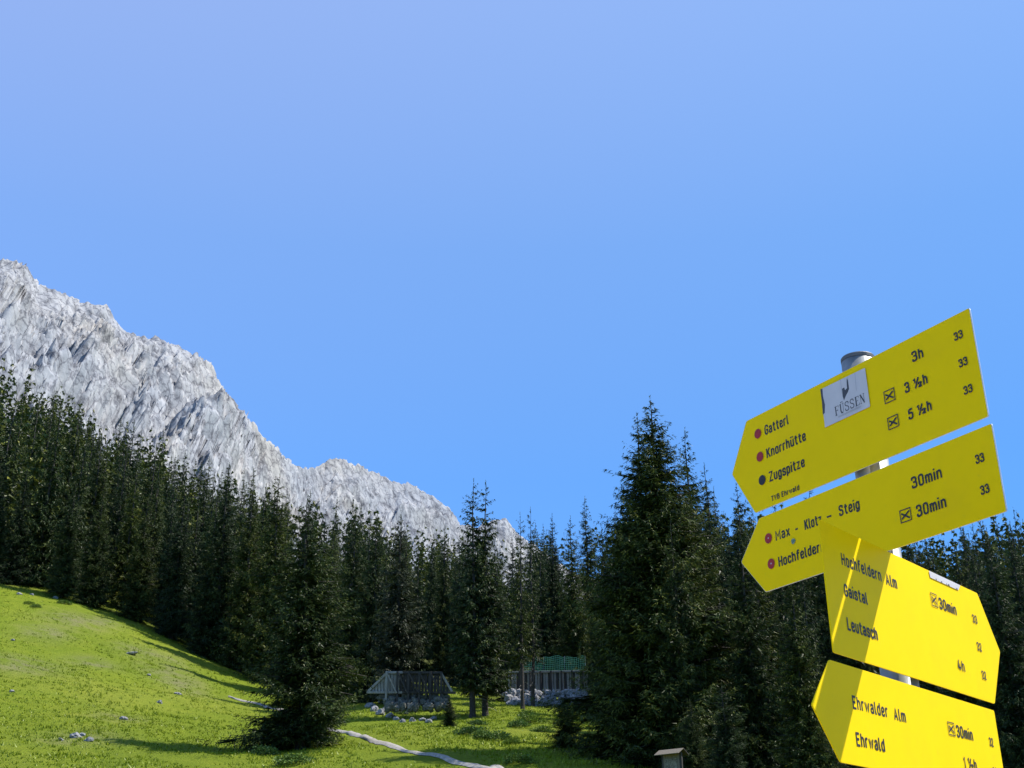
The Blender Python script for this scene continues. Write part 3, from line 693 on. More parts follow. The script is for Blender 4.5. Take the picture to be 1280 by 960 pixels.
for k, (px, py, s, lb) in enumerate([(69, 748, .75, 'white boulder at the upper rim of the left meadow, below a gap in the trees'), (24, 743, .6, 'white stone at the meadow rim near the left border'), (40, 744, .5, 'white stone right of the one near the left border on the meadow rim'),
      (163, 818, 1.2, 'long flat white stone in the middle of the left meadow'), (222, 868, .75, 'flat white stone at the lower end of the bare soil streak'), (199, 879, .55, 'small white stone below the bare soil streak'),
      (155, 900, .55, 'tilted white stone just above the white rock cluster and shadow'), (94, 922, .7, 'biggest white rock of the cluster left of the tree shadow'), (103, 920, .45, 'middle rock of the white cluster left of the tree shadow'),
      (111, 927, .5, 'rightmost rock of the white cluster left of the tree shadow'), (75, 926, .4, 'white stone on the left of the rock cluster'), (16, 801, .4, 'small white stone far left on the open meadow'), (15, 865, .35, 'small pale stone at the far left, low on the meadow'),
      (186, 845, .45, 'small pale stone at the left side of the bare soil streak'), (480, 878, 1.0, 'pale boulder below the left end of the wooden barrier'), (489, 884, .8, 'pale slanted rock under the wooden barrier'), (472, 871, .8, 'pale rock at the left tip of the wooden barrier'),
      (528, 901, .55, 'pale stone on the grass in front of the wooden barrier'), (542, 900, .6, 'round pale stone left of the small young spruce'), (508, 893, .5, 'grey stone in the shade below the wooden barrier')]):
    rock(px, py, s, lb, k, flat=.28 if 'flat' in lb else .6)

# ------------------------------------------------------------------ wooden barriers, net
def frame_at(pxa, pya, pxb, pyb, d):
    def p(px, py):
        a, tt = aztan(px, py); a = math.radians(a); return Vector((d * math.sin(a), d * math.cos(a), EYE[2] + tt * d))
    return p(pxa, pya), p(pxb, pyb)
A, Bp = frame_at(460, 866, 565, 866, 104)
cx = (A + Bp) / 2; Lw = (Bp - A).length; gz = float(H(cx.x, cx.y)); rz = math.atan2(Bp.y - A.y, Bp.x - A.x)
zb_ = cx.z - gz
def barrier(name, label, loc, rz, Lw, zb, hgt, slant, npost, braces, base):
    t_ = thing(name, label, 'barrier', loc, rz)
    h2 = Lw / 2
    x0 = -h2 + slant; x1 = h2 - slant * .62
    def rail(a, b, w=.16, h=.18, m=M_WOOD):
        mb = MB(); mb.beam(a, b, w, h); return mb.build('rail', m, t_, .012)
    md = M_WOODD if slant > .3 else M_WOOD; xm = x0 + (1.3 if slant > .3 else 3)  # slanted barrier: tree shade past xm is painted as darker timber
    rail((-h2 - .1, -.10, zb), (xm, -.10, zb)); rail((xm + .005, -.10, zb), (h2 + .3, -.10, zb), m=md); rail((x0, -.10, zb + hgt), (xm, -.10, zb + hgt)); rail((xm + .005, -.10, zb + hgt), (x1, -.10, zb + hgt), m=md)
    if slant > .3:
        rail((-h2, -.11, zb + .08), (x0, -.11, zb + hgt - .05)); rail((x1, -.11, zb + hgt - .05), (h2, -.11, zb + .08))
    n = int(Lw / .25); shared = {}
    for i in range(n):
        x = -h2 + (i + .5) * Lw / n; top = hgt
        if x < x0: top = hgt * (x + h2) / slant
        if x > x1: top = hgt * (h2 - x) / (slant * .62)
        if top < .2: continue
        key = round(top, 1)
        if key not in shared:
            mb = MB(); mb.box((0, 0, key / 2), (Lw / n - .035, .05, key)); shared[key] = [mb.mesh('plank', M_WOOD, .006), mb.mesh('plank', M_WOODD, .006)]
        o = link('plank', shared[key][0 if (slant > .3 and x < x0 + 1.1) or (slant < .3 and i % 3) else 1], t_); o.location = (x, .02 * ((i * 7) % 3 - 1), zb + .03 + .03 * math.sin(i * 2.3)); o.rotation_euler = (0, .01 * math.sin(i * 3.1), 0)  # slanted barrier: pale planks at the lit left end, shade-dark ones beyond
    for i in range(npost):
        x = x0 + (x1 - x0) * i / (npost - 1); mb = MB(); mb.box((0, 0, 0), (.17, .17, hgt + base)); o = link('post', mb.mesh('post', M_WOODD if i else M_WOOD, .015), t_); o.location = (x, -.29, zb + hgt / 2 - base / 2 + .06)
        if braces and i < npost - 1:
            mb = MB(); mb.beam((x + .05, -.42, zb + hgt - .15), (x + .85, -.42, zb - .1), .11, .11); mb.build('brace', M_WOODD if i else M_WOOD, t_, .01)  # braces after the first take the painted shade tone
    return t_
t1 = barrier('timber_barrier', 'grey timber barrier with slanted ends on the stony bank, the left one', (cx.x, cx.y, gz), rz, Lw, zb_, 1.6, 1.45, 6, True, .9)
M_BOULD = simple('shade_painted_boulder', [(.3, (.05, .055, .04)), (.55, (.12, .12, .10)), (.75, (.24, .235, .21))], 2.5, .95, 6, .6, .05)  # dark tone stands in for the shade beneath the barrier
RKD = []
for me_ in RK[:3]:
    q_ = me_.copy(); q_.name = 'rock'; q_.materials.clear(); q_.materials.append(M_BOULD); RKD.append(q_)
rb_ = random.Random(4)
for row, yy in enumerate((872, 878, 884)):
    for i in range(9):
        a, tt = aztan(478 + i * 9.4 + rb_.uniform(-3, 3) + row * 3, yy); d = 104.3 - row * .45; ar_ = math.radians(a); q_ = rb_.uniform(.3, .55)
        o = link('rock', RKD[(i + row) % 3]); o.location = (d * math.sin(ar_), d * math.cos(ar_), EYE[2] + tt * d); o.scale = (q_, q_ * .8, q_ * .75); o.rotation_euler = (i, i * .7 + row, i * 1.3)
        tag(o, 'boulder with shade painted into its dark colour, packed under the left timber barrier', 'rock', 'dark boulders under the timber barrier')
A2, B2 = frame_at(636, 864, 742, 862, 122)
c2 = (A2 + B2) / 2; L2 = (B2 - A2).length; gz2 = float(H(c2.x, c2.y))
t2 = barrier('timber_fence', 'grey plank fence with dark posts above the boulder bank, the right one', (c2.x, c2.y, gz2), math.atan2(B2.y - A2.y, B2.x - A2.x), L2, c2.z - gz2, 1.75, .05, 9, False, .7)
# boulders of the bank under the right fence
for i, (px, py, q_) in enumerate([(462, 884, .55), (468, 889, .5), (475, 893, .6), (482, 890, .45), (488, 897, .5), (495, 900, .38), (503, 903, .3), (515, 902, .42), (536, 904, .4)]):
    rock(px, py, q_ * 1.5, 'pale limestone boulder of the bank below the left timber barrier', i + 3, 'boulders below the timber barrier', .75)
k = 0
rr_ = random.Random(9)
for row, yy in enumerate((868, 874, 880)):
    for i in range(13):
        px = 634 + i * 8.2 + rr_.uniform(-2, 2) + row * 2
        a, tt = aztan(px, yy); d = 120.6 - row * .55; ar_ = math.radians(a); s = rr_.uniform(.32, .62)
        o = link('rock', RK[k % 5]); o.location = (d * math.sin(ar_), d * math.cos(ar_), EYE[2] + tt * d); o.scale = (s, s * .8, s * .75); o.rotation_euler = (k, k * .7, k * 1.3)
        tag(o, 'pale limestone boulder packed in the bank under the right plank fence', 'rock', 'boulders of the bank under the plank fence'); k += 1
# net
A3, B3 = frame_at(654, 841, 732, 839, 127)
c3 = (A3 + B3) / 2; L3 = (B3 - A3).length
tn_ = thing('net_fence', 'green safety net stretched on thin poles above the plank fence', 'net', (c3.x, c3.y, float(H(c3.x, c3.y))), math.atan2(B3.y - A3.y, B3.x - A3.x))
zz = c3.z - float(H(c3.x, c3.y)); hN = 1.5
mb = MB(); nx = int(L3 / .17); nz = int(hN / .17)
def sag(x, f): return .10 * math.sin(x * 2.1 + 1) * f + .08 * math.sin(x * 5.3) * f
for i in range(nx + 1):
    x = -L3 / 2 + L3 * i / nx; mb.beam((x, .05 * math.sin(x * 3), zz - .1), (x + .05 * math.sin(i), .12 * math.sin(x * 2.2), zz + hN + sag(x, 1)), .028, .02)
for j in range(nz + 1):
    f = j / nz; xs = np.linspace(-L3 / 2, L3 / 2, 15)
    for a, b in zip(xs[:-1], xs[1:]): mb.beam((a, .06 * math.sin(a * 2.4) + .03, zz + hN * f + sag(a, f)), (b, .06 * math.sin(b * 2.4) + .03, zz + hN * f + sag(b, f)), .02, .028)
tag(mb.build('net', M_NETP, tn_), kind='stuff')
for i in range(4):
    x = -L3 / 2 + L3 * i / 3; mb = MB(); mb.tube([(x, -.06, -.3), (x, -.06, zz + hN + .05)], [.028, .022], 8); mb.build('pole', M_GALV, tn_)
# log
x, y, d = hit(626, 870); mb = MB(); mb.tube([(-1.1, 0, .35), (-.3, .05, .42), (.6, 0, .5), (1.2, 0, .72)], [.34, .33, .30, .27], 14)
lg = thing('log', 'short dark log lying on the grass left of the right boulder bank', 'log', (x, y, float(H(x, y)) - .05), .25); mb.build('log_body', M_WOODD, lg)

# ------------------------------------------------------------------ small roofed notice board
a, tt = aztan(839, 944); d = 60; ar_ = math.radians(a); bx, by = d * math.sin(ar_), d * math.cos(ar_); bz = float(H(bx, by)); zc = EYE[2] + tt * d - bz
nb_ = thing('notice_board', 'small wooden notice board with pitched roof at the bottom edge below the tallest spruce', 'notice board', (bx, by, bz), math.radians(-38)); nb_.scale = (1.0, 1.0, 1)
for s in (-1, 1):
    mb = MB(); mb.box((s * .47, .06, (zc + .1) / 2 - .1), (.11, .11, zc + .3)); mb.build('post', M_WOODD, nb_, .008)
for i in range(7):
    mb = MB(); mb.box((-.36 + i * .12, 0, zc - .36), (.113, .035, .80)); mb.build('plank', M_WOODL, nb_, .004)
mb = MB(); mb.box((.0, -.03, zc - .40), (.62, .012, .48)); mb.build('panel', simple('bleached_map_panel', [(.35, (.06, .05, .035)), (.5, (.17, .145, .10)), (.65, (.28, .25, .19))], 13, .7, 5, stretch=(1, 1, 1)), nb_)
for s in (-1, 1):
    R_ = Matrix.Rotation(s * .50, 3, 'X')
    mb = MB()
    for i in range(3):
        mb.box(R_ @ Vector((0, s * -(.10 + .17 * i), .0)) + Vector((0, .03, zc + .26 - 0 * i)), (1.30, .185, .03), R_)
    mb.build('roof', M_WOODL if s > 0 else M_WOODD, nb_)  # rear slope has its shade painted in as darker timber
mb = MB(); mb.beam((-.5, .03, zc + .12), (.5, .03, zc + .12), .08, .1); mb.build('roof_beam', M_WOODD, nb_)

# ------------------------------------------------------------------ signpost
POLE = Vector((0.63662, 2.11503, 0)); GP = float(H(POLE.x, POLE.y))
D1 = Vector((0.50267635, -0.86447469, 0)); N1 = Vector((-0.86447469, -0.50267635, 0))      # reading direction and facing of the upper two arrows
D2 = Vector((0.64617392, 0.76319019, 0)); N2 = Vector((0.76319019, -0.64617392, 0))
sg = thing('signpost', 'galvanised hiking signpost carrying four yellow arrow signs in two directions', 'signpost', (POLE.x, POLE.y, GP))
def loc(v): return Vector(v) - Vector((POLE.x, POLE.y, GP))
mb = MB(); mb.tube([(0, 0, -.4), (0, 0, 2.612 - GP)], [.03, .03], 32)
po = mb.build('pole', M_GALV, sg); po.data.polygons.foreach_set('use_smooth', [len(p.vertices) == 4 for p in po.data.polygons])
mb = MB(); mb.tube([(0, 0, 2.6125 - GP), (0, 0, 2.6185 - GP), (0, 0, 2.6205 - GP)], [.0305, .0305, .029], 32); mb.build('pole_cap', simple('dark_plastic_cap', [(.3, (.06, .065, .07)), (.7, (.12, .125, .13))], 20, .5), sg)

GL = {}
def cha(p, closed=False, it=2):
    p = [tuple(q) for q in p]
    for _ in range(it):
        o = []; n = len(p)
        rng_ = range(n) if closed else range(n - 1)
        if not closed: o.append(p[0])
        for i in rng_:
            a, b = p[i], p[(i + 1) % n]
            o += [(a[0] * .75 + b[0] * .25, a[1] * .75 + b[1] * .25), (a[0] * .25 + b[0] * .75, a[1] * .25 + b[1] * .75)]
        if not closed: o.append(p[-1])
        p = o
    return p
c0 = lambda *p: (cha(p, True), True)      # rounded closed
r0 = lambda *p: (cha(p), False)           # rounded open
s0 = lambda *p: (list(p), False)          # straight
XH = .72
def oval(w, h, y=0, k=.9): return (cha([(0, y), (0, y + h * .5), (0, y + h), (w, y + h), (w, y + h * .5), (w, y)], True, 2), True)
W_ = .36
G3 = [r0((0, .80), (0, 1), (.38, 1), (.38, .53), (.14, .53)), r0((.14, .53), (.40, .53), (.40, 0), (0, 0), (0, .20))]
G2 = [r0((0, .78), (0, 1), (.38, 1), (.38, .62), (.0, .0)), s0((.0, .0), (.38, .0))]
GL.update({
 'G': ([r0((.40, .78), (.40, 1), (0, 1), (0, 0), (.40, 0), (.40, .46)), s0((.40, .48), (.22, .48))], .40),
 'a': ([r0((.04, .60), (.04, XH), (.34, XH), (.34, 0)), c0((.34, .38), (0, .38), (0, 0), (.34, 0))], .34),
 't': ([r0((.10, .95), (.10, 0), (.28, 0)), s0((0, XH), (.26, XH))], .26),
 'e': ([r0((.34, .14), (.34, 0), (0, 0), (0, XH), (.34, XH), (.34, .36), (.02, .36))], .34),
 'r': ([s0((0, 0), (0, XH)), r0((0, .5), (.02, XH), (.22, XH))], .22),
 'l': ([r0((0, 1), (0, 0), (.12, 0))], .10),
 'K': ([s0((0, 0), (0, 1)), s0((.38, 1), (.02, .42)), s0((.14, .58), (.40, 0))], .40),
 'n': ([s0((0, 0), (0, XH)), r0((0, .5), (.04, XH), (.34, XH), (.34, 0))], .34),
 'o': ([oval(.34, XH)], .34),
 'h': ([s0((0, 0), (0, 1)), r0((0, .5), (.04, XH), (.34, XH), (.34, 0))], .34),
 'u': ([r0((0, XH), (0, 0), (.30, 0), (.34, .2)), s0((.34, 0), (.34, XH))], .34),
 'ü': ([r0((0, XH), (0, 0), (.30, 0), (.34, .2)), s0((.34, 0), (.34, XH)), s0((.05, .99), (.05, 1.03)), s0((.29, .99), (.29, 1.03))], .34),
 'Z': ([s0((.0, 1), (.40, 1), (0, 0), (.42, 0))], .42),
 'g': ([c0((.34, XH), (0, XH), (0, .02), (.34, .02)), r0((.34, XH), (.34, -.24), (.02, -.24), (.02, -.12))], .34),
 's': ([r0((.32, .56), (.32, XH), (0, XH), (0, .38), (.33, .36), (.33, 0), (0, 0), (0, .15))], .32),
 'p': ([s0((0, -.24), (0, XH)), c0((0, XH), (.34, XH), (.34, 0), (0, 0))], .34),
 'i': ([s0((0, 0), (0, XH)), s0((0, 1.0), (0, 1.04))], .0),
 'z': ([s0((.0, XH), (.30, XH), (0, 0), (.32, 0))], .32),
 'T': ([s0((0, 1), (.42, 1)), s0((.21, 1), (.21, 0))], .42),
 'V': ([s0((0, 1), (.21, 0), (.42, 1))], .42),
 'B': ([r0((0, 1), (.36, 1), (.36, .54), (0, .54)), r0((0, .54), (.40, .54), (.40, 0), (0, 0)), s0((0, 0), (0, 1))], .40),
 'E': ([s0((.36, 1), (0, 1), (0, 0), (.36, 0)), s0((0, .52), (.30, .52))], .36),
 'w': ([s0((0, XH), (.13, 0), (.26, XH * .9), (.39, 0), (.52, XH))], .52),
 'd': ([s0((.34, 1), (.34, 0)), c0((.34, XH), (0, XH), (0, 0), (.34, 0))], .34),
 'M': ([s0((0, 0), (0, 1), (.26, .35), (.52, 1), (.52, 0))], .52),
 'x': ([s0((0, XH), (.34, 0)), s0((.34, XH), (0, 0))], .34),
 '-': ([s0((0, .42), (.26, .42))], .26),
 'S': ([r0((.38, .78), (.38, 1), (0, 1), (0, .56), (.40, .50), (.40, 0), (0, 0), (0, .22))], .40),
 'H': ([s0((0, 0), (0, 1)), s0((.40, 0), (.40, 1)), s0((0, .52), (.40, .52))], .40),
 'c': ([r0((.33, .54), (.33, XH), (0, XH), (0, 0), (.33, 0), (.33, .18))], .32),
 'f': ([r0((.28, 1), (.08, 1), (.08, .7), (.08, 0)), s0((0, XH), (.25, XH))], .25),
 'm': ([s0((0, 0), (0, XH)), r0((0, .5), (.02, XH), (.27, XH), (.27, 0)), r0((.27, .5), (.29, XH), (.54, XH), (.54, 0))], .54),
 'A': ([s0((0, 0), (.21, 1), (.42, 0)), s0((.07, .30), (.35, .30))], .42),
 'L': ([s0((0, 1), (0, 0), (.36, 0))], .36),
 'F': ([s0((.36, 1), (0, 1), (0, 0)), s0((0, .52), (.30, .52))], .36),
 '0': ([oval(.38, 1)], .38), '1': ([s0((0, .80), (.16, 1), (.16, 0))], .18), '2': (G2, .38), '3': (G3, .40),
 '4': ([s0((.30, 0), (.30, .62)), s0((.18, 1), (0, .24), (.42, .24))], .42),
 '5': ([r0((.38, 1), (.04, 1), (.02, .56), (.10, .62), (.40, .62), (.40, 0), (0, 0), (0, .2))], .40),
 '½': ([s0((.0, .90), (.12, 1.0), (.12, .58)), s0((.12, 0), (.52, 1.0)), ([(.50 + q[0] * .75, q[1] * .42) for q in G2[0][0]], False), ([(.50 + q[0] * .75, q[1] * .42) for q in G2[1][0]], False)], .82)})
def strokes_to(mb, strokes, th, f, lay, mi=0):
    """strokes in 2D metres; f maps (x, z, lift) to 3D"""
    for pts, closed in strokes:
        n = len(pts); L_ = []; R_ = []
        for i in range(n):
            p = Vector(pts[i]); a = Vector(pts[i - 1]) if (i or closed) else None; b = Vector(pts[(i + 1) % n]) if (i < n - 1 or closed) else None
            d1 = (p - a).normalized() if a is not None and (p - a).length > 1e-9 else None; d2 = (b - p).normalized() if b is not None and (b - p).length > 1e-9 else None
            if d1 is None: d1 = d2
            if d2 is None: d2 = d1
            e = (d1 + d2); e = e.normalized() if e.length > 1e-6 else d1
            nrm = Vector((-e.y, e.x)); c = max(.7, nrm.dot(Vector((-d1.y, d1.x)))); q = nrm * (th / 2 / c)
            cap_ = Vector((0, 0))
            if not closed and i == 0: cap_ = -d1 * th * .30
            if not closed and i == n - 1: cap_ = d1 * th * .30
            L_.append(p + q + cap_); R_.append(p - q + cap_)
        lay[0] += 1; z = .0003 + .000012 * lay[0]
        vs = [f(v.x, v.y, z) for v in L_] + [f(v.x, v.y, z) for v in R_]
        fs = [(n + i, n + (i + 1) % n, (i + 1) % n, i) for i in range(n if closed else n - 1)]
        mb.add(vs, fs, mi)
def text_strokes(txt, u0, u1, zb, cap, track=.275, sp=.34):
    x = 0; out = []
    for ch in txt:
        if ch == ' ': x += sp; continue
        g, w = GL[ch]
        out += [([(x + q[0], q[1]) for q in pts], cl) for pts, cl in g]; x += w + track
    tw = x - track; th = .165 * cap
    sx = (u1 - u0 - th) / tw if tw > 0 else cap
    return [([(u0 + th / 2 + q[0] * sx, zb + th / 2 + q[1] * (cap - th)) for q in pts], cl) for pts, cl in out], th
SG = {1: (D1, N1), 2: (D1, N1), 3: (D2, N2), 4: (D2, N2)}
OUT = {1: [(-.3325, 2.4900), (-.2765, 2.5850), (.2895, 2.5850), (.2905, 2.3930), (-.2740, 2.3930)],
       2: [(-.3275, 2.3085), (-.2650, 2.3800), (.2935, 2.3800), (.2935, 2.2360), (-.2650, 2.2360)],
       3: [(-.3065, 2.0272), (-.3065, 2.2308), (.3125, 2.2308), (.3830, 2.1320), (.3125, 2.0272)],
       4: [(-.3905, 1.9420), (-.3225, 2.0142), (.3035, 2.0142), (.3035, 1.8700), (-.3225, 1.8700)]}
LBL = {1: 'top yellow arrow sign pointing left to Gatterl, Knorrhütte and Zugspitze, with a white sticker', 2: 'second yellow arrow sign pointing left to Max-Klotz-Steig and Hochfeldern', 3: 'sunlit yellow arrow sign pointing right to Hochfeldern Alm, Gaistal and Leutasch', 4: 'lowest yellow arrow sign pointing left to Ehrwalder Alm and Ehrwald'}
PANEL = {}; OFF = .038
def fpos(s):
    D, N = SG[s]
    return lambda u, z, l=0.: Vector((0, 0, z - GP)) + D * u + N * (OFF + l)
LAY = {s: [0] for s in SG}
def rounded(poly, r=.007):
    out = []; n = len(poly)
    for i in range(n):
        p = Vector(poly[i]); a = (Vector(poly[i - 1]) - p).normalized(); b = (Vector(poly[(i + 1) % n]) - p).normalized()
        for t in (0, .33, .67, 1):
            q0 = p + a * r; q1 = p + b * r; out.append((q0 * (1 - t) ** 2 + p * 2 * t * (1 - t) + q1 * t * t))
    return out
for s in (1, 2, 3, 4):
    f = fpos(s); P = rounded(OUT[s], .004); n = len(P); mb = MB()
    ins = []
    ctr = Vector((sum(p[0] for p in OUT[s]) / 5, sum(p[1] for p in OUT[s]) / 5))
    for p in P: ins.append(p + (ctr - p).normalized() * .0012)
    vs = [f(p.x, p.y, 0) for p in ins] + [f(p.x, p.y, -.0004) for p in P] + [f(p.x, p.y, -.0020) for p in P]
    fs = [tuple(range(n)), tuple(range(3 * n - 1, 2 * n - 1, -1))]; mb.add(vs, fs, 0)
    mb.f += [(i, i + n, (i + 1) % n + n, (i + 1) % n) for i in range(n)] + [(i + n, i + 2 * n, (i + 1) % n + 2 * n, (i + 1) % n + n) for i in range(n)]; mb.m += [1 if s < 3 else 0] * (2 * n)
    o = mb.build('sign_panel', [M_YEL, M_ALU], sg); o['label'] = LBL[s]; PANEL[s] = o
    bm_ = bmesh.new(); bm_.from_mesh(o.data); bmesh.ops.recalc_face_normals(bm_, faces=bm_.faces[:]); bm_.to_mesh(o.data); bm_.free()
    # clamp round the pole and a stiffening rail behind the panel
    D, N = SG[s]; zt = max(p[1] for p in OUT[s]); zl = min(p[1] for p in OUT[s])
    for zq in (zl + .045, zt - .045):
        mb = MB(); ring = [Vector((math.cos(t) * .0335, math.sin(t) * .0335, 0)) for t in np.linspace(0, 2 * math.pi, 25)[:-1]]
        vs = [v * 1.0 + Vector((0, 0, zq - GP - .009)) for v in ring] + [v + Vector((0, 0, zq - GP + .009)) for v in ring]
        mb.add(vs, [(i, (i + 1) % 24, (i + 1) % 24 + 24, i + 24) for i in range(24)])
        Mx = Matrix((D, N, Vector((0, 0, 1)))).transposed()
        for q in (-1, 1): mb.box(Vector((0, 0, zq - GP)) + D * q * .030 + N * .017, (.004, .034, .018), Mx)
        mb.box(Vector((0, 0, zq - GP)) + N * .0335, (.19, .0025, .022), Mx)
        mb.build('clamp', M_GALV, PANEL[s])
TX = [(1,'Gatterl',-0.2253,-0.1562,2.5367,0.0206),(1,'Knorrhütte',-0.2261,-0.1150,2.4894,0.0206),(1,'Zugspitze',-0.2251,-0.1252,2.4409,0.0206),(1,'TVB Ehrwald',-0.2244,-0.1461,2.4018,0.0107),
(1,'3h',0.1577,0.1828,2.5386,0.0195),(1,'3 ½h',0.1327,0.1835,2.4904,0.0195),(1,'5 ½h',0.1322,0.1836,2.4419,0.0195),
(1,'33',0.2506,0.2685,2.5398,0.0148),(1,'33',0.2512,0.2690,2.4912,0.0148),(1,'33',0.2520,0.2698,2.4428,0.0145),
(2,'Max',-0.2232,-0.1834,2.3239,0.0198),(2,'-',-0.1690,-0.1608,2.3234,0.0189),(2,'Klotz',-0.1435,-0.0984,2.3232,0.0199),(2,'-',-0.0855,-0.0727,2.3237,0.0186),(2,'Steig',-0.0540,-0.0031,2.3243,0.0200),
(2,'Hochfeldern',-0.2217,-0.0986,2.2733,0.0200),(2,'30min',0.1177,0.1829,2.3236,0.0206),(2,'30min',0.1198,0.1827,2.2739,0.0206),(2,'33',0.2523,0.2694,2.3244,0.0151),(2,'33',0.2522,0.2693,2.2731,0.0151),
(3,'Hochfeldern',-0.2459,-0.1075,2.1708,0.0207),(3,'Alm',-0.0910,-0.0494,2.1696,0.0206),(3,'Gaistal',-0.2492,-0.1708,2.1215,0.0203),(3,'Leutasch',-0.2525,-0.1501,2.0686,0.0206),
(3,'30min',0.1190,0.1928,2.1671,0.0208),(3,'33',0.2655,0.2871,2.1676,0.0158),(3,'32',0.2666,0.2876,2.1169,0.0158),(3,'4h',0.1612,0.1915,2.0666,0.0195),(3,'32',0.2680,0.2880,2.0658,0.0155),
(4,'Ehrwalder',-0.2644,-0.1473,1.9507,0.0200),(4,'Alm',-0.1260,-0.0840,1.9500,0.0198),(4,'Ehrwald',-0.2664,-0.1734,1.8976,0.0203),(4,'30min',0.1133,0.1818,1.9485,0.0206),(4,'32',0.2538,0.2720,1.9472,0.0155),
(4,'1 ½h',0.1240,0.1792,1.8990,0.0195),(4,'32',0.2491,0.2673,1.8971,0.0150)]
for s, txt, u0, u1, zb, cap in TX:
    st_, th = text_strokes(txt, u0, u1, zb, cap); mb = MB(); strokes_to(mb, st_, th, fpos(s), LAY[s]); o = mb.build('lettering', M_INK, PANEL[s]); o['label'] = 'black lettering reading ' + txt
for s, u0, u1, z0_, z1 in [(1, .0862, .1095, 2.4888, 2.5105), (1, .0862, .1095, 2.4402, 2.4612), (2, .0846, .1075, 2.2742, 2.2950), (3, .0855, .1105, 2.1675, 2.1895), (4, .0790, .1050, 1.9495, 1.9698)]:
    mb = MB(); w = u1 - u0; h = z1 - z0_; b_ = [(u0, z0_), (u1, z0_), (u1, z1), (u0, z1)]
    strokes_to(mb, [(b_, True)], .0017, fpos(s), LAY[s])
    i = .16; strokes_to(mb, [([(u0 + w * i, z0_ + h * .30), (u1 - w * i, z1 - h * .24)], False), ([(u0 + w * i, z1 - h * .30), (u1 - w * i, z0_ + h * .22)], False)], .0030, fpos(s), LAY[s])
    o = mb.build('pictogram', M_INK, PANEL[s]); o['label'] = 'square pictogram with crossed tools'
def disc(s, u, z, r, m, name, n=24, ell=1.0, wob=0):
    f = fpos(s); LAY[s][0] += 1; l = .0003 + .000012 * LAY[s][0]; mb = MB()
    mb.add([f(u + r * math.cos(t) * (1 + wob * math.sin(3 * t + 1)), z + r * ell * math.sin(t), l) for t in [2 * math.pi * k / n for k in range(n)]], [tuple(range(n))]); return mb.build(name, m, PANEL[s])
for s, u, z, m_ in [(1, -.2442, 2.5469, M_RED), (1, -.2442, 2.4990, M_RED), (1, -.2442, 2.4511, M_INK), (2, -.2425, 2.3343, M_RED), (2, -.2412, 2.2848, M_RED)]:
    disc(s, u, z, .0098, m_, 'grade_dot')
    if s == 2: disc(s, u, z + .0004, .0020, M_PALE, 'scratch', 7, .8, .3)
disc(2, -.1762, 2.3113, .0058, M_GREENSPOT, 'smudge', 11, .9, .18)
def flat(s, pts, m, name, label=None):
    f = fpos(s); LAY[s][0] += 1; l = .0003 + .000012 * LAY[s][0]; mb = MB(); mb.add([f(u, z, l) for u, z in pts], [tuple(range(len(pts)))]); o = mb.build(name, m, PANEL[s])
    if label: o['label'] = label
    return o
flat(1, [(-.0625, 2.4965), (.0500, 2.4965), (.0515, 2.4985), (.0515, 2.5690), (.0500, 2.5712), (-.0620, 2.5725)], M_STK, 'sticker', 'grey white sticker with dark print')
flat(1, [(-.0632, 2.5728), (-.0576, 2.5720), (-.0583, 2.5569), (-.0559, 2.5395), (-.0587, 2.5241), (-.0640, 2.5221), (-.0626, 2.5476)], M_DARKP, 'sticker_edge_print')
flat(1, [(-.0078, 2.5299), (-.0020, 2.5370), (.0040, 2.5420), (.0078, 2.5469), (.0079, 2.5618), (.0056, 2.5695), (.0040, 2.5620), (.0030, 2.5500), (-.0023, 2.5480), (-.0035, 2.5540), (-.0093, 2.5534), (-.0099, 2.5388)], M_DARKP, 'sticker_emblem')
mb = MB(); strokes_to(mb, [([(-.0100, 2.5715), (-.0112, 2.5448)], False), ([(.0264, 2.5705), (.0245, 2.5366)], False), ([(.0079, 2.5700), (.0079, 2.5560)], False)], .0009, fpos(1), LAY[1]); mb.build('sticker_lines', M_STKG, PANEL[1])
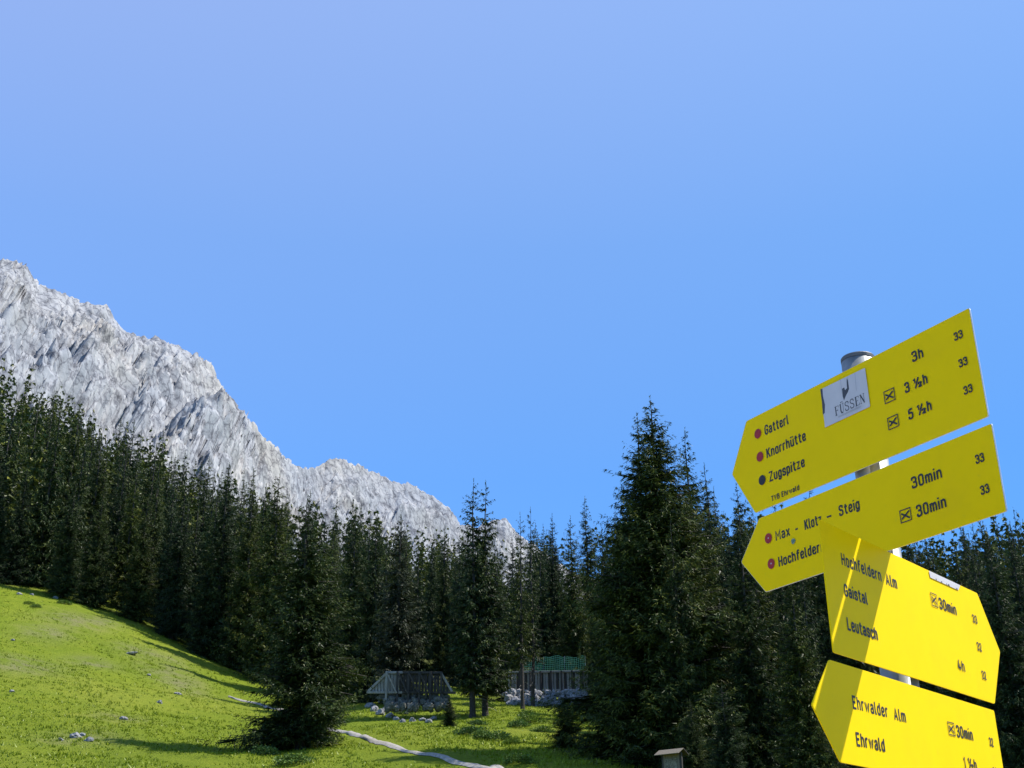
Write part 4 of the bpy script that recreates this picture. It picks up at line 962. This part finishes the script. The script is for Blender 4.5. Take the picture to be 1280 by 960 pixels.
# serif lettering on the sticker
mb = MB(); F1 = fpos(1)
def serif(ch, x, zb, w, h):
    T_ = .0026; t_ = .0009; A_ = []
    def S(pts, th): strokes_to(mb, [([(x + q[0] * w, zb + q[1] * h) for q in pts], False)], th, F1, LAY[1])
    if ch == 'F': S([(.25, 0), (.25, 1)], T_); S([(.05, 1), (.9, 1), (.9, .82)], t_); S([(.25, .52), (.7, .52)], t_); S([(.70, .62), (.70, .42)], t_); S([(.05, 0), (.5, 0)], t_)
    if ch == 'U': S([(.22, 1), (.22, .25), (.35, .02), (.6, 0)], T_); S([(.6, 0), (.8, .22), (.8, 1)], t_); S([(.02, 1), (.42, 1)], t_); S([(.62, 1), (.98, 1)], t_); S([(.36, 1.16), (.36, 1.26)], .0018); S([(.68, 1.16), (.68, 1.26)], .0018)
    if ch == 'S': S(cha([(.82, .75), (.80, 1), (.18, 1), (.10, .62), (.85, .42), (.85, 0), (.15, 0), (.12, .25)]), .0017)
    if ch == 'E': S([(.25, 0), (.25, 1)], T_); S([(.05, 1), (.88, 1), (.88, .82)], t_); S([(.25, .52), (.68, .52)], t_); S([(.05, 0), (.92, 0), (.92, .2)], t_)
    if ch == 'N': S([(.15, 0), (.15, 1)], t_); S([(.15, 1), (.85, 0)], T_); S([(.85, 0), (.85, 1)], t_); S([(.0, 1), (.25, 1)], t_); S([(0, 0), (.3, 0)], t_); S([(.7, 1), (1, 1)], t_)
for i, ch in enumerate('FUSSEN'): serif(ch, -.0335 + i * .0128, 2.5090, .0112, .0165)
o = mb.build('lettering', M_DARKP, PANEL[1]); o['label'] = 'serif lettering reading FÜSSEN'
mb = MB(); rr2 = random.Random(2); x = -.026
while x < .031:     # a line of print too small to read
    w = rr2.uniform(.0012, .0022); strokes_to(mb, [([(x, 2.5030), (x, 2.5030 + rr2.uniform(.002, .0034))], False)], .0008, F1, LAY[1]); x += w
mb.build('fine_print', M_STKG, PANEL[1])
flat(3, [(.0945, 2.2180), (.2170, 2.2184), (.2300, 2.2300), (.0925, 2.2300)], M_STK, 'sticker', 'torn white sticker on the upper edge')
for u, w in ((.118, .004), (.141, .005), (.163, .003), (.170, .009), (.208, .006)):
    flat(3, [(u, 2.2180), (u + w, 2.2182), (u + w * .7, 2.2215), (u, 2.2205)], M_DARKP, 'sticker_print')
